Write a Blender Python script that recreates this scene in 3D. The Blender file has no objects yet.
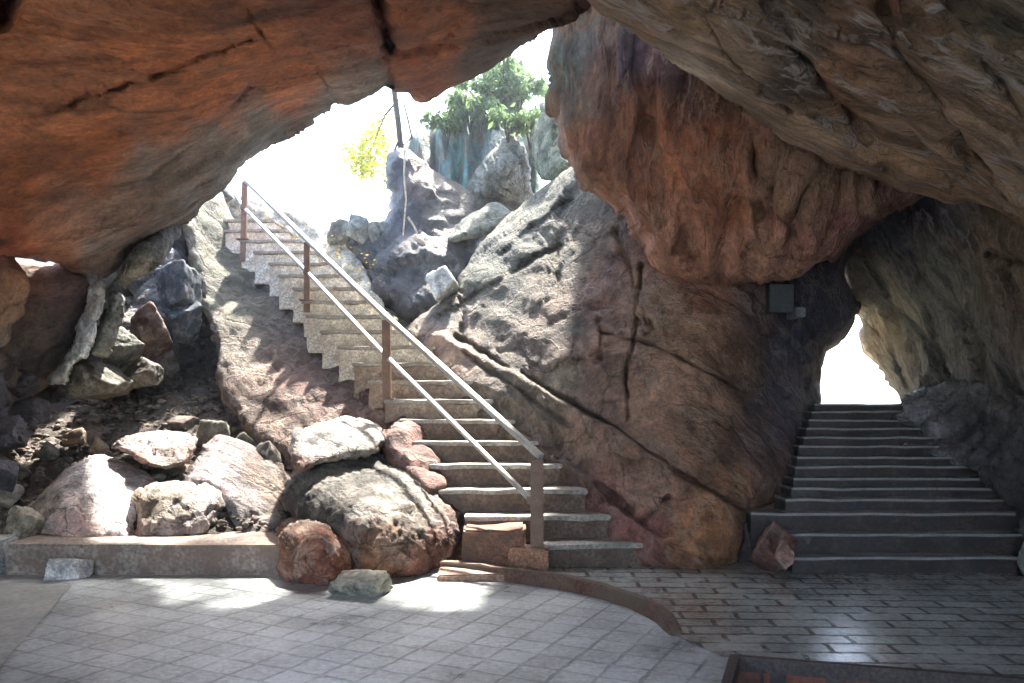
import bpy, bmesh, math, random
import numpy as np
from mathutils import Vector, Matrix
from mathutils.geometry import tessellate_polygon

random.seed(7)
RNG = np.random.RandomState(11)
SC = bpy.context.scene
HAZE = .004
COL = SC.collection
F = 850.0; CX = 512.0; HY = 390.0; CZ = 1.5       # lens in pixels, principal column, horizon row, eye height

def P(x, y, Y):
    """point at distance Y in front of the camera that is seen at picture position x, y"""
    return ((x - CX) / F * Y, Y, CZ - (y - HY) / F * Y)

# ------------------------------------------------------------------ noise
_perm = RNG.permutation(4096).astype(np.int64)
_grad = RNG.normal(size=(4096, 3)); _grad /= np.linalg.norm(_grad, axis=1)[:, None]
def _h(ix, iy, iz):
    return _perm[(ix + _perm[(iy + _perm[iz & 4095]) & 4095]) & 4095]
def perlin(p):
    i = np.floor(p).astype(np.int64); f = p - i
    u = f * f * f * (f * (f * 6 - 15) + 10)
    out = 0
    for dx in (0, 1):
        wx = u[:, 0] if dx else 1 - u[:, 0]
        for dy in (0, 1):
            wy = u[:, 1] if dy else 1 - u[:, 1]
            for dz in (0, 1):
                wz = u[:, 2] if dz else 1 - u[:, 2]
                g = _grad[_h(i[:, 0] + dx, i[:, 1] + dy, i[:, 2] + dz)]
                d = (g[:, 0] * (f[:, 0] - dx) + g[:, 1] * (f[:, 1] - dy) + g[:, 2] * (f[:, 2] - dz))
                out = out + wx * wy * wz * d
    return out * 1.5
def fbm(p, octv=5, gain=.5, ridged=False):
    a, s, t = 1.0, 0, 0
    for k in range(octv):
        n = perlin(p * 2.03 ** k + 17.3 * k)
        if ridged: n = .5 - 2 * np.abs(n)
        s = s + a * n; t += a; a *= gain
    return s / t
def facets(p, seed=0):
    """broken-rock relief: every cell of a jittered lattice is its own tilted plane; also returns closeness to cell borders"""
    i = np.floor(p).astype(np.int64); f = p - i
    d1 = np.full(len(p), 9.0); d2 = np.full(len(p), 9.0); v = np.zeros(len(p))
    for dx in (-1, 0, 1):
        for dy in (-1, 0, 1):
            for dz in (-1, 0, 1):
                h = _h(i[:, 0] + dx + seed, i[:, 1] + dy, i[:, 2] + dz)
                o = _grad[h] * .45 + .5
                r = np.stack([f[:, 0] - dx - o[:, 0], f[:, 1] - dy - o[:, 1], f[:, 2] - dz - o[:, 2]], 1)
                d = np.sqrt((r ** 2).sum(1))
                t = _grad[(h * 7 + 3) & 4095]
                val = (r * t).sum(1) + _grad[(h * 5 + 1) & 4095][:, 0] * .35
                new = d < d1
                d2 = np.where(new, d1, np.minimum(d2, d)); v = np.where(new, val, v); d1 = np.where(new, d, d1)
    return v, d2 - d1
def grainmap(p, g, s):
    """stretch the noise domain along unit direction g by factor s"""
    g = np.array(g, float); g /= np.linalg.norm(g)
    return p - (1 - 1 / s) * (p @ g)[:, None] * g[None]

# ------------------------------------------------------------------ materials
def nodes(name):
    m = bpy.data.materials.new(name); m.use_nodes = True
    nt = m.node_tree; nt.nodes.clear()
    def N(t, **k):
        n = nt.nodes.new(t)
        for a, b in k.items():
            if a.startswith('i_'):
                key = a[2:]; key = int(key) if key.isdigit() else key.replace('_', ' ')
                n.inputs[key].default_value = b
            else: setattr(n, a, b)
        return n
    L = nt.links.new
    out = N('ShaderNodeOutputMaterial'); b = N('ShaderNodeBsdfPrincipled'); L(b.outputs[0], out.inputs[0])
    return m, N, L, b
def ramp(N, stops, interp='LINEAR'):
    r = N('ShaderNodeValToRGB'); r.color_ramp.interpolation = interp
    e = r.color_ramp.elements
    while len(e) < len(stops): e.new(.5)
    for i, (p, c) in enumerate(stops):
        e[i].position = p; e[i].color = (c, c, c, 1) if not isinstance(c, tuple) else c + (1,)
    return r
def mulc(N, L, a, b, fac=1.0, mode='MULTIPLY'):
    m = N('ShaderNodeMix', data_type='RGBA', blend_type=mode)
    if isinstance(fac, (int, float)): m.inputs[0].default_value = fac
    else: L(fac, m.inputs[0])
    L(a, m.inputs[6])
    if isinstance(b, tuple): m.inputs[7].default_value = b + (1,)
    else: L(b, m.inputs[7])
    return m.outputs[2]

def rock_mat(name, grain=((0, 0, 1), 1.0), veins=.0, sc=(1, 1, 1), bump=.03, fine=1.0, pale=.3, palecol=(.42, .40, .36), stain=.5,
             staincol=(.03, .022, .018), rough=.75, crack=.5, crackscale=2.2, base=None):
    m, N, L, b = nodes(name)
    tc = N('ShaderNodeTexCoord')
    ms = N('ShaderNodeVectorMath', operation='MULTIPLY'); ms.inputs[1].default_value = sc; L(tc.outputs['Object'], ms.inputs[0])
    V = ms.outputs[0]
    if grain[1] != 1:
        g = Vector(grain[0]).normalized()
        dt = N('ShaderNodeVectorMath', operation='DOT_PRODUCT'); L(V, dt.inputs[0]); dt.inputs[1].default_value = g
        sv = N('ShaderNodeVectorMath', operation='SCALE'); sv.inputs[0].default_value = g * (1 - 1 / grain[1]); L(dt.outputs['Value'], sv.inputs['Scale'])
        sb = N('ShaderNodeVectorMath', operation='SUBTRACT'); L(V, sb.inputs[0]); L(sv.outputs[0], sb.inputs[1]); V0 = V; V = sb.outputs[0]
        k2 = 1 + (grain[1] - 1) * .22
        s2 = N('ShaderNodeVectorMath', operation='SCALE'); s2.inputs[0].default_value = g * (1 - 1 / k2); L(dt.outputs['Value'], s2.inputs['Scale'])
        sb2 = N('ShaderNodeVectorMath', operation='SUBTRACT'); L(V0, sb2.inputs[0]); L(s2.outputs[0], sb2.inputs[1]); V2 = sb2.outputs[0]
    else: V2 = V
    def noise(s, d=8, r=.6, vec=V, dist=0):
        n = N('ShaderNodeTexNoise'); n.inputs['Scale'].default_value = s; n.inputs['Detail'].default_value = d
        n.inputs['Roughness'].default_value = r; n.inputs['Distortion'].default_value = dist; L(vec, n.inputs['Vector']); return n.outputs[0]
    if base is None:
        at = N('ShaderNodeAttribute', attribute_name='Col'); c = at.outputs['Color']
    else:
        rg = N('ShaderNodeRGB'); rg.outputs[0].default_value = base + (1,); c = rg.outputs[0]
    n1 = noise(1.6, 10, .62, dist=.4); r1 = ramp(N, [(.33, .45), (.5, .95), (.67, 1.5)]); L(n1, r1.inputs[0])
    c = mulc(N, L, c, r1.outputs[0])
    n2 = noise(7, 9, .68, vec=V2); r2 = ramp(N, [(.36, .45), (.5, 1.0), (.64, 1.5)]); L(n2, r2.inputs[0])
    c = mulc(N, L, c, r2.outputs[0], fine * .9)
    n3 = noise(34, 5, .7, vec=V2); r3 = ramp(N, [(.34, .6), (.5, 1.0), (.66, 1.4)]); L(n3, r3.inputs[0])
    c = mulc(N, L, c, r3.outputs[0], min(1, fine * .8))
    # pale mineral skin and dark stains, each with an outline of its own
    n4 = noise(3.7, 9, .7, dist=.3); r4 = ramp(N, [(.55, 0.), (.66, 1.)]); L(n4, r4.inputs[0])
    mm = N('ShaderNodeMath', operation='MULTIPLY'); L(r4.outputs[0], mm.inputs[0]); mm.inputs[1].default_value = pale
    c = mulc(N, L, c, palecol, mm.outputs[0], 'MIX')
    n5 = noise(2.3, 9, .72, dist=.5, vec=V); r5 = ramp(N, [(.34, 1.), (.45, 0.)]); L(n5, r5.inputs[0])
    m5 = N('ShaderNodeMath', operation='MULTIPLY'); L(r5.outputs[0], m5.inputs[0]); m5.inputs[1].default_value = stain
    c = mulc(N, L, c, staincol, m5.outputs[0], 'MIX')
    nv = noise(1.5, 5, .55, dist=.15)                       # mineral veins: thin pale bands where a wandering field crosses its middle
    rvn = ramp(N, [(.472, 0.), (.496, 1.), (.504, 1.), (.528, 0.)]); L(nv, rvn.inputs[0])
    mv = N('ShaderNodeMath', operation='MULTIPLY'); L(rvn.outputs[0], mv.inputs[0]); mv.inputs[1].default_value = veins
    c = mulc(N, L, c, palecol, mv.outputs[0], 'MIX')
    nd = noise(1.9, 6, .55, dist=.1); rdk = ramp(N, [(.485, 0.), (.5, .9), (.515, 0.)]); L(nd, rdk.inputs[0])
    md = N('ShaderNodeMath', operation='MULTIPLY'); L(rdk.outputs[0], md.inputs[0]); md.inputs[1].default_value = .12
    c = mulc(N, L, c, staincol, md.outputs[0], 'MIX')
    # fine fissures
    wn = N('ShaderNodeTexNoise'); wn.inputs['Scale'].default_value = 2.4; wn.inputs['Detail'].default_value = 6; L(V, wn.inputs['Vector'])
    wm = mulc(N, L, V, wn.outputs[1], .22, 'LINEAR_LIGHT')
    vo = N('ShaderNodeTexVoronoi', feature='DISTANCE_TO_EDGE'); vo.inputs['Scale'].default_value = crackscale; L(wm, vo.inputs['Vector'])
    rv = ramp(N, [(.0, .0), (.035, 1.)]); L(vo.outputs['Distance'], rv.inputs[0])
    gate = ramp(N, [(.44, 1.), (.56, 0.)]); L(noise(1.1, 3, .5, vec=tc.outputs['Object']), gate.inputs[0])
    mx = N('ShaderNodeMath', operation='MAXIMUM'); L(rv.outputs[0], mx.inputs[0]); L(gate.outputs[0], mx.inputs[1])
    c = mulc(N, L, c, mx.outputs[0], crack)
    L(c, b.inputs['Base Color'])
    rr = N('ShaderNodeMapRange'); rr.inputs[3].default_value = rough - .15; rr.inputs[4].default_value = min(1, rough + .15)
    L(n2, rr.inputs[0]); L(rr.outputs[0], b.inputs['Roughness'])
    b.inputs['Specular IOR Level'].default_value = .35
    # relief
    h = N('ShaderNodeMath', operation='MULTIPLY_ADD'); L(n2, h.inputs[0]); h.inputs[1].default_value = 1.0; L(n1, h.inputs[2])
    h2 = N('ShaderNodeMath', operation='MULTIPLY_ADD'); L(n3, h2.inputs[0]); h2.inputs[1].default_value = .45 * fine; L(h.outputs[0], h2.inputs[2])
    h3 = N('ShaderNodeMath', operation='MULTIPLY_ADD'); L(mx.outputs[0], h3.inputs[0]); h3.inputs[1].default_value = .5 * crack; L(h2.outputs[0], h3.inputs[2])
    h4 = N('ShaderNodeMath', operation='MULTIPLY_ADD'); L(rdk.outputs[0], h4.inputs[0]); h4.inputs[1].default_value = -.12; L(h3.outputs[0], h4.inputs[2])
    h3 = N('ShaderNodeMath', operation='MULTIPLY_ADD'); L(rvn.outputs[0], h3.inputs[0]); h3.inputs[1].default_value = .2; L(h4.outputs[0], h3.inputs[2])
    bp = N('ShaderNodeBump'); bp.inputs['Strength'].default_value = 1.0; bp.inputs['Distance'].default_value = bump
    L(h3.outputs[0], bp.inputs['Height']); L(bp.outputs[0], b.inputs['Normal'])
    return m

def simple_mat(name, col, rough=.7, var=.35, scale=6, bump=.006, metal=0, speck=.4, dirt=None):
    m, N, L, b = nodes(name)
    tc = N('ShaderNodeTexCoord')
    rg = N('ShaderNodeRGB'); rg.outputs[0].default_value = col + (1,); c = rg.outputs[0]
    n = N('ShaderNodeTexNoise'); n.inputs['Scale'].default_value = scale; n.inputs['Detail'].default_value = 9; n.inputs['Roughness'].default_value = .65
    L(tc.outputs['Object'], n.inputs['Vector'])
    r = ramp(N, [(.3, 1 - var), (.7, 1 + var)]); L(n.outputs[0], r.inputs[0]); c = mulc(N, L, c, r.outputs[0])
    n2 = N('ShaderNodeTexNoise'); n2.inputs['Scale'].default_value = scale * 9; n2.inputs['Detail'].default_value = 4
    L(tc.outputs['Object'], n2.inputs['Vector'])
    r2 = ramp(N, [(.35, 1 - speck), (.65, 1 + speck)]); L(n2.outputs[0], r2.inputs[0]); c = mulc(N, L, c, r2.outputs[0])
    if dirt:
        n3 = N('ShaderNodeTexNoise'); n3.inputs['Scale'].default_value = scale * .6; n3.inputs['Detail'].default_value = 10; n3.inputs['Roughness'].default_value = .7
        L(tc.outputs['Object'], n3.inputs['Vector']); r3 = ramp(N, [(.45, 0.), (.6, .85)]); L(n3.outputs[0], r3.inputs[0])
        c = mulc(N, L, c, dirt, r3.outputs[0], 'MIX')
    L(c, b.inputs['Base Color']); b.inputs['Roughness'].default_value = rough; b.inputs['Metallic'].default_value = metal
    ad = N('ShaderNodeMath', operation='MULTIPLY_ADD'); L(n2.outputs[0], ad.inputs[0]); ad.inputs[1].default_value = .4; L(n.outputs[0], ad.inputs[2])
    bp = N('ShaderNodeBump'); bp.inputs['Distance'].default_value = bump; bp.inputs['Strength'].default_value = 1
    L(ad.outputs[0], bp.inputs['Height']); L(bp.outputs[0], b.inputs['Normal'])
    return m

def paver_mat(name, c1, c2, mortar, rot, bw, rh, off, rough0, rough1, msize=.012, coat=0):
    m, N, L, b = nodes(name)
    tc = N('ShaderNodeTexCoord'); mp = N('ShaderNodeMapping'); mp.inputs['Rotation'].default_value = (0, 0, rot)
    L(tc.outputs['Object'], mp.inputs[0])
    wn = N('ShaderNodeTexNoise'); wn.inputs['Scale'].default_value = 7; wn.inputs['Detail'].default_value = 4; L(mp.outputs[0], wn.inputs['Vector'])
    wv = mulc(N, L, mp.outputs[0], wn.outputs[1], .018, 'LINEAR_LIGHT')
    br = N('ShaderNodeTexBrick', offset=off, offset_frequency=2, squash=1.0)
    br.inputs['Color1'].default_value = c1 + (1,); br.inputs['Color2'].default_value = c2 + (1,); br.inputs['Mortar'].default_value = mortar + (1,)
    br.inputs['Scale'].default_value = 1; br.inputs['Brick Width'].default_value = bw; br.inputs['Row Height'].default_value = rh
    br.inputs['Mortar Size'].default_value = msize; br.inputs['Mortar Smooth'].default_value = .35; br.inputs['Bias'].default_value = 0
    L(wv, br.inputs['Vector'])
    n = N('ShaderNodeTexNoise'); n.inputs['Scale'].default_value = 1.3; n.inputs['Detail'].default_value = 10; n.inputs['Roughness'].default_value = .65
    L(tc.outputs['Object'], n.inputs['Vector'])
    r = ramp(N, [(.3, .6), (.7, 1.4)]); L(n.outputs[0], r.inputs[0]); c = mulc(N, L, br.outputs[0], r.outputs[0])
    n2 = N('ShaderNodeTexNoise'); n2.inputs['Scale'].default_value = 26; n2.inputs['Detail'].default_value = 6; n2.inputs['Roughness'].default_value = .7
    L(tc.outputs['Object'], n2.inputs['Vector'])
    r2 = ramp(N, [(.3, .6), (.7, 1.4)]); L(n2.outputs[0], r2.inputs[0]); c = mulc(N, L, c, r2.outputs[0])
    wear = ramp(N, [(.50, 0.), (.62, .55)]); n3 = N('ShaderNodeTexNoise'); n3.inputs['Scale'].default_value = 2.6; n3.inputs['Detail'].default_value = 10
    n3.inputs['Roughness'].default_value = .7; L(tc.outputs['Object'], n3.inputs['Vector']); L(n3.outputs[0], wear.inputs[0])
    c = mulc(N, L, c, tuple(x * 1.1 for x in c1), wear.outputs[0], 'MIX')
    L(c, b.inputs['Base Color']); b.inputs['Coat Weight'].default_value = coat; b.inputs['Coat Roughness'].default_value = .2
    rr = N('ShaderNodeMapRange'); rr.inputs[3].default_value = rough0; rr.inputs[4].default_value = rough1; rr.inputs[1].default_value = .3; rr.inputs[2].default_value = .7
    L(n.outputs[0], rr.inputs[0]); L(rr.outputs[0], b.inputs['Roughness'])
    inv = N('ShaderNodeMath', operation='SUBTRACT'); inv.inputs[0].default_value = 1; L(br.outputs['Fac'], inv.inputs[1])
    wm = N('ShaderNodeMath', operation='MULTIPLY'); L(wear.outputs[0], wm.inputs[0]); wm.inputs[1].default_value = 1.2
    mx = N('ShaderNodeMath', operation='MAXIMUM'); L(inv.outputs[0], mx.inputs[0]); L(wm.outputs[0], mx.inputs[1])
    ad = N('ShaderNodeMath', operation='MULTIPLY_ADD'); L(n2.outputs[0], ad.inputs[0]); ad.inputs[1].default_value = .35; L(mx.outputs[0], ad.inputs[2])
    ad2 = N('ShaderNodeMath', operation='MULTIPLY_ADD'); L(wn.outputs[0], ad2.inputs[0]); ad2.inputs[1].default_value = .8; L(ad.outputs[0], ad2.inputs[2])
    cw = N('ShaderNodeMath', operation='MULTIPLY'); L(inv.outputs[0], cw.inputs[0]); cw.inputs[1].default_value = coat; L(cw.outputs[0], b.inputs['Coat Weight'])
    bp = N('ShaderNodeBump'); bp.inputs['Distance'].default_value = .005; L(ad2.outputs[0], bp.inputs['Height']); L(bp.outputs[0], b.inputs['Normal'])
    return m

# ------------------------------------------------------------------ object helpers
def tag(o, label=None, cat=None, group=None, kind=None):
    if label: o['label'] = label
    if cat: o['category'] = cat
    if group: o['group'] = group
    if kind: o['kind'] = kind
    return o
def mesh_obj(name, verts, faces, mat, parent=None, col=None, smooth=True, origin=None):
    verts = np.asarray(verts, dtype=np.float64)
    if origin is None and parent is None:
        c = verts.mean(0); origin = (c[0], c[1], verts[:, 2].min())
    if origin is not None: verts = verts - np.asarray(origin)[None]
    me = bpy.data.meshes.new(name)
    if isinstance(faces, np.ndarray):
        n = len(faces); k = faces.shape[1]
        me.vertices.add(len(verts)); me.vertices.foreach_set('co', verts.astype(np.float32).ravel())
        me.loops.add(n * k); me.loops.foreach_set('vertex_index', faces.astype(np.int32).ravel())
        me.polygons.add(n); me.polygons.foreach_set('loop_start', np.arange(0, n * k, k, dtype=np.int32))
        me.update(calc_edges=True); me.validate()
    else:
        me.from_pydata([tuple(v) for v in verts], [], faces)
    if smooth: me.polygons.foreach_set('use_smooth', np.ones(len(me.polygons), dtype=bool))
    if col is not None:
        a = me.color_attributes.new('Col', 'FLOAT_COLOR', 'POINT')
        a.data.foreach_set('color', np.concatenate([col, np.ones((len(col), 1))], 1).astype(np.float32).ravel())
    me.materials.append(mat); me.update()
    o = bpy.data.objects.new(name, me); COL.objects.link(o)
    if origin is not None: o.location = origin
    if parent is not None: o.parent = parent
    return o
def empty(name, loc, rz=0):
    o = bpy.data.objects.new(name, None); COL.objects.link(o); o.location = loc; o.rotation_euler.z = rz; return o

def tri_normals(v, f):
    a = v[f[:, 1]] - v[f[:, 0]]; b = v[f[:, 2]] - v[f[:, 0]]
    n = np.cross(a, b); out = np.zeros_like(v)
    for k in range(3):
        for ax in range(3): out[:, ax] += np.bincount(f[:, k], n[:, ax], len(v))
    return out / (np.linalg.norm(out, axis=1)[:, None] + 1e-12)

def smooth_field(v, f, it=6):
    n = len(v)
    for _ in range(it):
        acc = v * 2.0; w = np.full(n, 2.0)
        for i, j in ((0, 1), (1, 2), (2, 0)):
            for p, q in ((i, j), (j, i)):
                w += np.bincount(f[:, p], minlength=n)
                for ax in range(3): acc[:, ax] += np.bincount(f[:, p], v[f[:, q], ax], n)
        v = acc / w[:, None]
    return v / (np.linalg.norm(v, axis=1)[:, None] + 1e-9)
def seg_dist(X, Y, line, closed=False):
    """distance of points to a polyline and nearest point"""
    L_ = np.array(line, float); n = len(L_); best = np.full(len(X), 1e9); bx = np.zeros(len(X)); by = np.zeros(len(X))
    for i in range(n if closed else n - 1):
        a = L_[i]; b = L_[(i + 1) % n]; d = b - a; q = (d ** 2).sum() + 1e-9
        t = np.clip(((X - a[0]) * d[0] + (Y - a[1]) * d[1]) / q, 0, 1)
        px = a[0] + t * d[0]; py = a[1] + t * d[1]; dd = np.hypot(X - px, Y - py)
        m = dd < best; best = np.where(m, dd, best); bx = np.where(m, px, bx); by = np.where(m, py, by)
    return best, bx, by
def inside(X, Y, poly):
    r = np.zeros(len(X), bool); n = len(poly)
    for i in range(n):
        x1, y1 = poly[i]; x2, y2 = poly[(i + 1) % n]
        if y1 == y2: continue
        c = ((y1 > Y) != (y2 > Y)) & (X < (x2 - x1) * (Y - y1) / (y2 - y1) + x1)
        r ^= c
    return r
def tps(pts, vals):
    pts = np.array(pts, float) / 100; vals = np.array(vals, float); n = len(pts)
    def U(r2): return .5 * r2 * np.log(r2 + 1e-9)
    K = U(((pts[:, None] - pts[None]) ** 2).sum(2)) + np.eye(n) * .02
    A = np.zeros((n + 3, n + 3)); A[:n, :n] = K; A[:n, n] = 1; A[:n, n + 1:] = pts; A[n, :n] = 1; A[n + 1:, :n] = pts.T
    w = np.linalg.solve(A, np.concatenate([vals, [0, 0, 0]]))
    def f(X, Y):
        q = np.stack([X, Y], 1) / 100
        s = w[n] + w[n + 1] * q[:, 0] + w[n + 2] * q[:, 1]
        for i in range(n): s = s + w[i] * U(((q - pts[i]) ** 2).sum(1))
        return s
    return f
def axis(a, b, h):
    lo, hi = max(a, -36), min(b, 1060)
    core = np.arange(lo, hi + h, h) if hi > lo else np.array([lo])
    left = []; x = core[0]; s = h
    while x > a: s = min(s * 1.35, 24); x -= s; left.append(x)
    right = []; x = core[-1]; s = h
    while x < b: s = min(s * 1.35, 24); x += s; right.append(x)
    return np.array(left[::-1] + list(core) + right)

def rough_outline(poly, amp, step=7, seed=0):
    out = []
    n = len(poly)
    for i in range(n):
        a = np.array(poly[i], float); b = np.array(poly[(i + 1) % n], float)
        k = max(1, min(40, int(np.hypot(*(b - a)) / step)))
        for j in range(k): out.append(a + (b - a) * j / k)
    out = np.array(out)
    q = np.stack([out[:, 0] / 26, out[:, 1] / 26, np.full(len(out), seed * 3.7)], 1)
    out[:, 0] += amp * 2 * fbm(q, 3, .6); out[:, 1] += amp * 2 * fbm(q + 50, 3, .6)
    return out

def rock(name, poly, depth, cols, mat, tint=1.0, thick=1.2, bulge=.5, rpx=40, h=3.0, amp=(.12, .05, .02), scale=(1.1, 3.2, 10), fac=(.06, 1.6),
         grain=None, cracks=(), jag=2.0, seed=0, shape=None, back=.6, expo=1.0, colwarp=22):
    """closed solid of rock: an outline at its own distances, rounded towards its border on both faces, broken up by relief"""
    poly = rough_outline(poly, jag, seed=seed) if jag else np.array(poly, float)
    x0, y0 = poly.min(0); x1, y1 = poly.max(0)
    gx = axis(x0 - h, x1 + h, h); gy = axis(y0 - h, y1 + h, h) if y1 > -36 else np.arange(y0, y1, h)
    nx, ny = len(gx), len(gy)
    X, Y = np.meshgrid(gx, gy); X = X.ravel().copy(); Y = Y.ravel().copy()
    hx = np.gradient(gx); hy = np.gradient(gy); H = np.sqrt(np.outer(hy, hx)).ravel()
    ins = inside(X, Y, poly); D, bx, by = seg_dist(X, Y, poly, True); S = np.where(ins, D, -D)
    sn = np.abs(S) < .5 * H
    X[sn] = bx[sn]; Y[sn] = by[sn]; S[sn] = 0
    idx = np.arange(nx * ny).reshape(ny, nx)
    a, b, c, d = idx[:-1, :-1].ravel(), idx[:-1, 1:].ravel(), idx[1:, 1:].ravel(), idx[1:, :-1].ravel()
    tri = np.concatenate([np.stack([a, d, c], 1), np.stack([a, c, b], 1)])
    ok = (S[tri] >= 0).all(1) & ((S[tri] > 0).sum(1) >= 1)
    tri = tri[ok]
    used = np.unique(tri); re = -np.ones(nx * ny, int); re[used] = np.arange(len(used)); tri = re[tri]; X, Y, S = X[used], Y[used], S[used]
    n = len(X)
    e = np.sort(np.concatenate([tri[:, [0, 1]], tri[:, [1, 2]], tri[:, [2, 0]]]), axis=1)
    key = e[:, 0].astype(np.int64) * n + e[:, 1]; uk, cnt = np.unique(key, return_counts=True)
    be = uk[cnt == 1]; bd = np.zeros(n, bool); bd[(be // n).astype(int)] = True; bd[(be % n).astype(int)] = True
    e0, e1 = (be // n).astype(int), (be % n).astype(int)
    for _ in range(5):
        for A in (X, Y):
            acc = np.bincount(e0, A[e1], n) + np.bincount(e1, A[e0], n); w_ = np.bincount(e0, minlength=n) + np.bincount(e1, minlength=n)
            A[bd] = .5 * A[bd] + .5 * acc[bd] / w_[bd]
    near = (S < 3 * h) & ~bd
    t0, t1 = e[:, 0], e[:, 1]
    for _ in range(4):
        for A in (X, Y):
            acc = np.bincount(t0, A[t1], n) + np.bincount(t1, A[t0], n); w_ = np.bincount(t0, minlength=n) + np.bincount(t1, minlength=n)
            A[near] = .4 * A[near] + .6 * acc[near] / w_[near]
    D_, _, _ = seg_dist(X[near], Y[near], poly, True); S[near] = D_
    fd = tps([(q[0], q[1]) for q in depth], [1 / q[2] for q in depth])
    dmin = min(q[2] for q in depth) * .85; dmax = max(q[2] for q in depth) * 1.15
    Z = 1 / np.clip(fd(X, Y), 1 / dmax, 1 / dmin)
    if shape is not None: Z = Z + shape(X, Y)
    t = np.clip(S / rpx, 0, 1); prof = np.sqrt(np.clip(1 - (1 - t) ** 2, 0, 1)) ** expo
    prof[bd] = 0
    Zf = Z + bulge * (1 - prof)
    warp = np.stack([X / 22, Y / 22, np.full(n, seed + .5)], 1)
    wx = X + 5.0 * fbm(warp, 3, .7); wy = Y + 5.0 * fbm(warp + 31, 3, .7); wmod = np.clip(.75 + 1.6 * fbm(warp * .8 + 60, 3), .15, 1.5)
    for ck in cracks:
        line, w, dep = ck[:3]
        dd, _, _ = seg_dist(wx, wy, line)
        Zf = Zf + dep * wmod * np.exp(-(dd / (w * (.55 + .75 * wmod))) ** 2) * (S > 0)
    Zb = Z + bulge + (thick - bulge) * prof * back / .6
    Zf[bd] = Z[bd] + bulge; 
    vf = np.stack([(X - CX) / F * Zf, Zf, CZ - (Y - HY) / F * Zf], 1)
    inn = np.where(~bd)[0]; rb = np.arange(n); rb[inn] = n + np.arange(len(inn))
    Zb = Zb[inn]
    vb = np.stack([(X[inn] - CX) / F * Zb, Zb, CZ - (Y[inn] - HY) / F * Zb], 1)
    v = np.concatenate([vf, vb]); f = np.concatenate([tri, rb[tri][:, ::-1]])
    nm = tri_normals(v, f)
    if nm[:n, 1].mean() > 0: f = f[:, ::-1]; nm = -nm
    p = v + seed * 5.1
    g = grainmap(p, *grain) if grain else p
    pw = g + .25 * np.stack([fbm(g * 1.3 + 9, 2), fbm(g * 1.3 + 21, 2), fbm(g * 1.3 + 40, 2)], 1)
    disp = amp[0] * fbm(g * scale[0], 3) + amp[1] * fbm(g * scale[1], 3, .42, True) + amp[2] * fbm(g * scale[2], 3, .6)
    if fac[0]:
        fv, fe = facets(pw * fac[1], seed)
        disp = disp + fac[0] * fv - fac[0] * .3 * np.exp(-(fe / .05) ** 2)
        if len(fac) > 2:
            fv, fe = facets(pw * fac[2], seed + 5)
            disp = disp + fac[0] * fac[1] / fac[2] * fv - fac[0] * .15 * np.exp(-(fe / .06) ** 2)
    nm = smooth_field(nm, f, 7)
    v = v + nm * disp[:, None]
    # stone colour from samples
    if isinstance(cols, tuple): cc = np.tile(np.array(cols, float), (len(v), 1))
    else:
        XX = np.concatenate([X, X[inn]]); YY = np.concatenate([Y, Y[inn]])
        q = np.stack([XX / 60, YY / 60, np.full(len(XX), 3.3 + seed)], 1)
        XX = XX + colwarp * 2 * fbm(q, 4, .6); YY = YY + colwarp * 2 * fbm(q + 77, 4, .6)
        W = 0; cc = 0
        for (x, y, c) in cols:
            w = 1 / (((XX - x) ** 2 + (YY - y) ** 2) / 900 + .15) ** 1.8
            cc = cc + w[:, None] * np.array(c)[None]; W = W + w
        cc = cc / W[:, None]
    return mesh_obj(name, v, f, mat, col=np.clip(cc * tint, 0, .8))

_sphere = {}
def ico(sub):
    if sub not in _sphere:
        bm = bmesh.new(); bmesh.ops.create_icosphere(bm, subdivisions=sub, radius=1)
        v = np.array([x.co[:] for x in bm.verts]); f = np.array([[q.index for q in x.verts] for x in bm.faces]); bm.free(); _sphere[sub] = (v, f)
    return _sphere[sub]
def boulder_geo(dims, seed, sub=5, planes=13, rough=.04, soft=150, flat=0):
    v, f = ico(sub); r = np.random.RandomState(seed)
    B = np.concatenate([np.eye(3), -np.eye(3)]); Q, _ = np.linalg.qr(r.normal(size=(3, 3)))
    if r.rand() < .5: Q = np.linalg.qr(np.eye(3) + .35 * r.normal(size=(3, 3)))[0]
    nn = B @ Q + r.normal(size=(6, 3)) * .16; cut = r.normal(size=(4, 3)); nn = np.concatenate([nn, cut]); nn /= np.linalg.norm(nn, axis=1)[:, None]
    hh = np.concatenate([r.uniform(.42, .85, 6), r.uniform(.62, .9, 4)])
    d = np.clip(v @ nn.T, .02, None); rad = hh[None] / d; rad = np.minimum(rad, 1.5)
    mn = rad.min(1); R = mn - np.log(np.exp(-60 * (rad - mn[:, None])).sum(1)) / 60
    R = np.minimum(R, 1.4)
    p = v * R[:, None] * np.array(dims)[None]
    m = max(dims)
    q = p / m * 2.2 + seed * 3.1
    fv, fe = facets(q * 1.6, seed)
    p = p + v * (m * (rough * 1.1 * fbm(q, 4, .5) + rough * .18 * fbm(q * 3, 4, .6, True) + rough * 1.0 * fv - rough * .15 * np.exp(-(fe / .06) ** 2)))[:, None]
    if flat: p[:, 2] = np.maximum(p[:, 2], -flat * dims[2])
    return p, f
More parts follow.
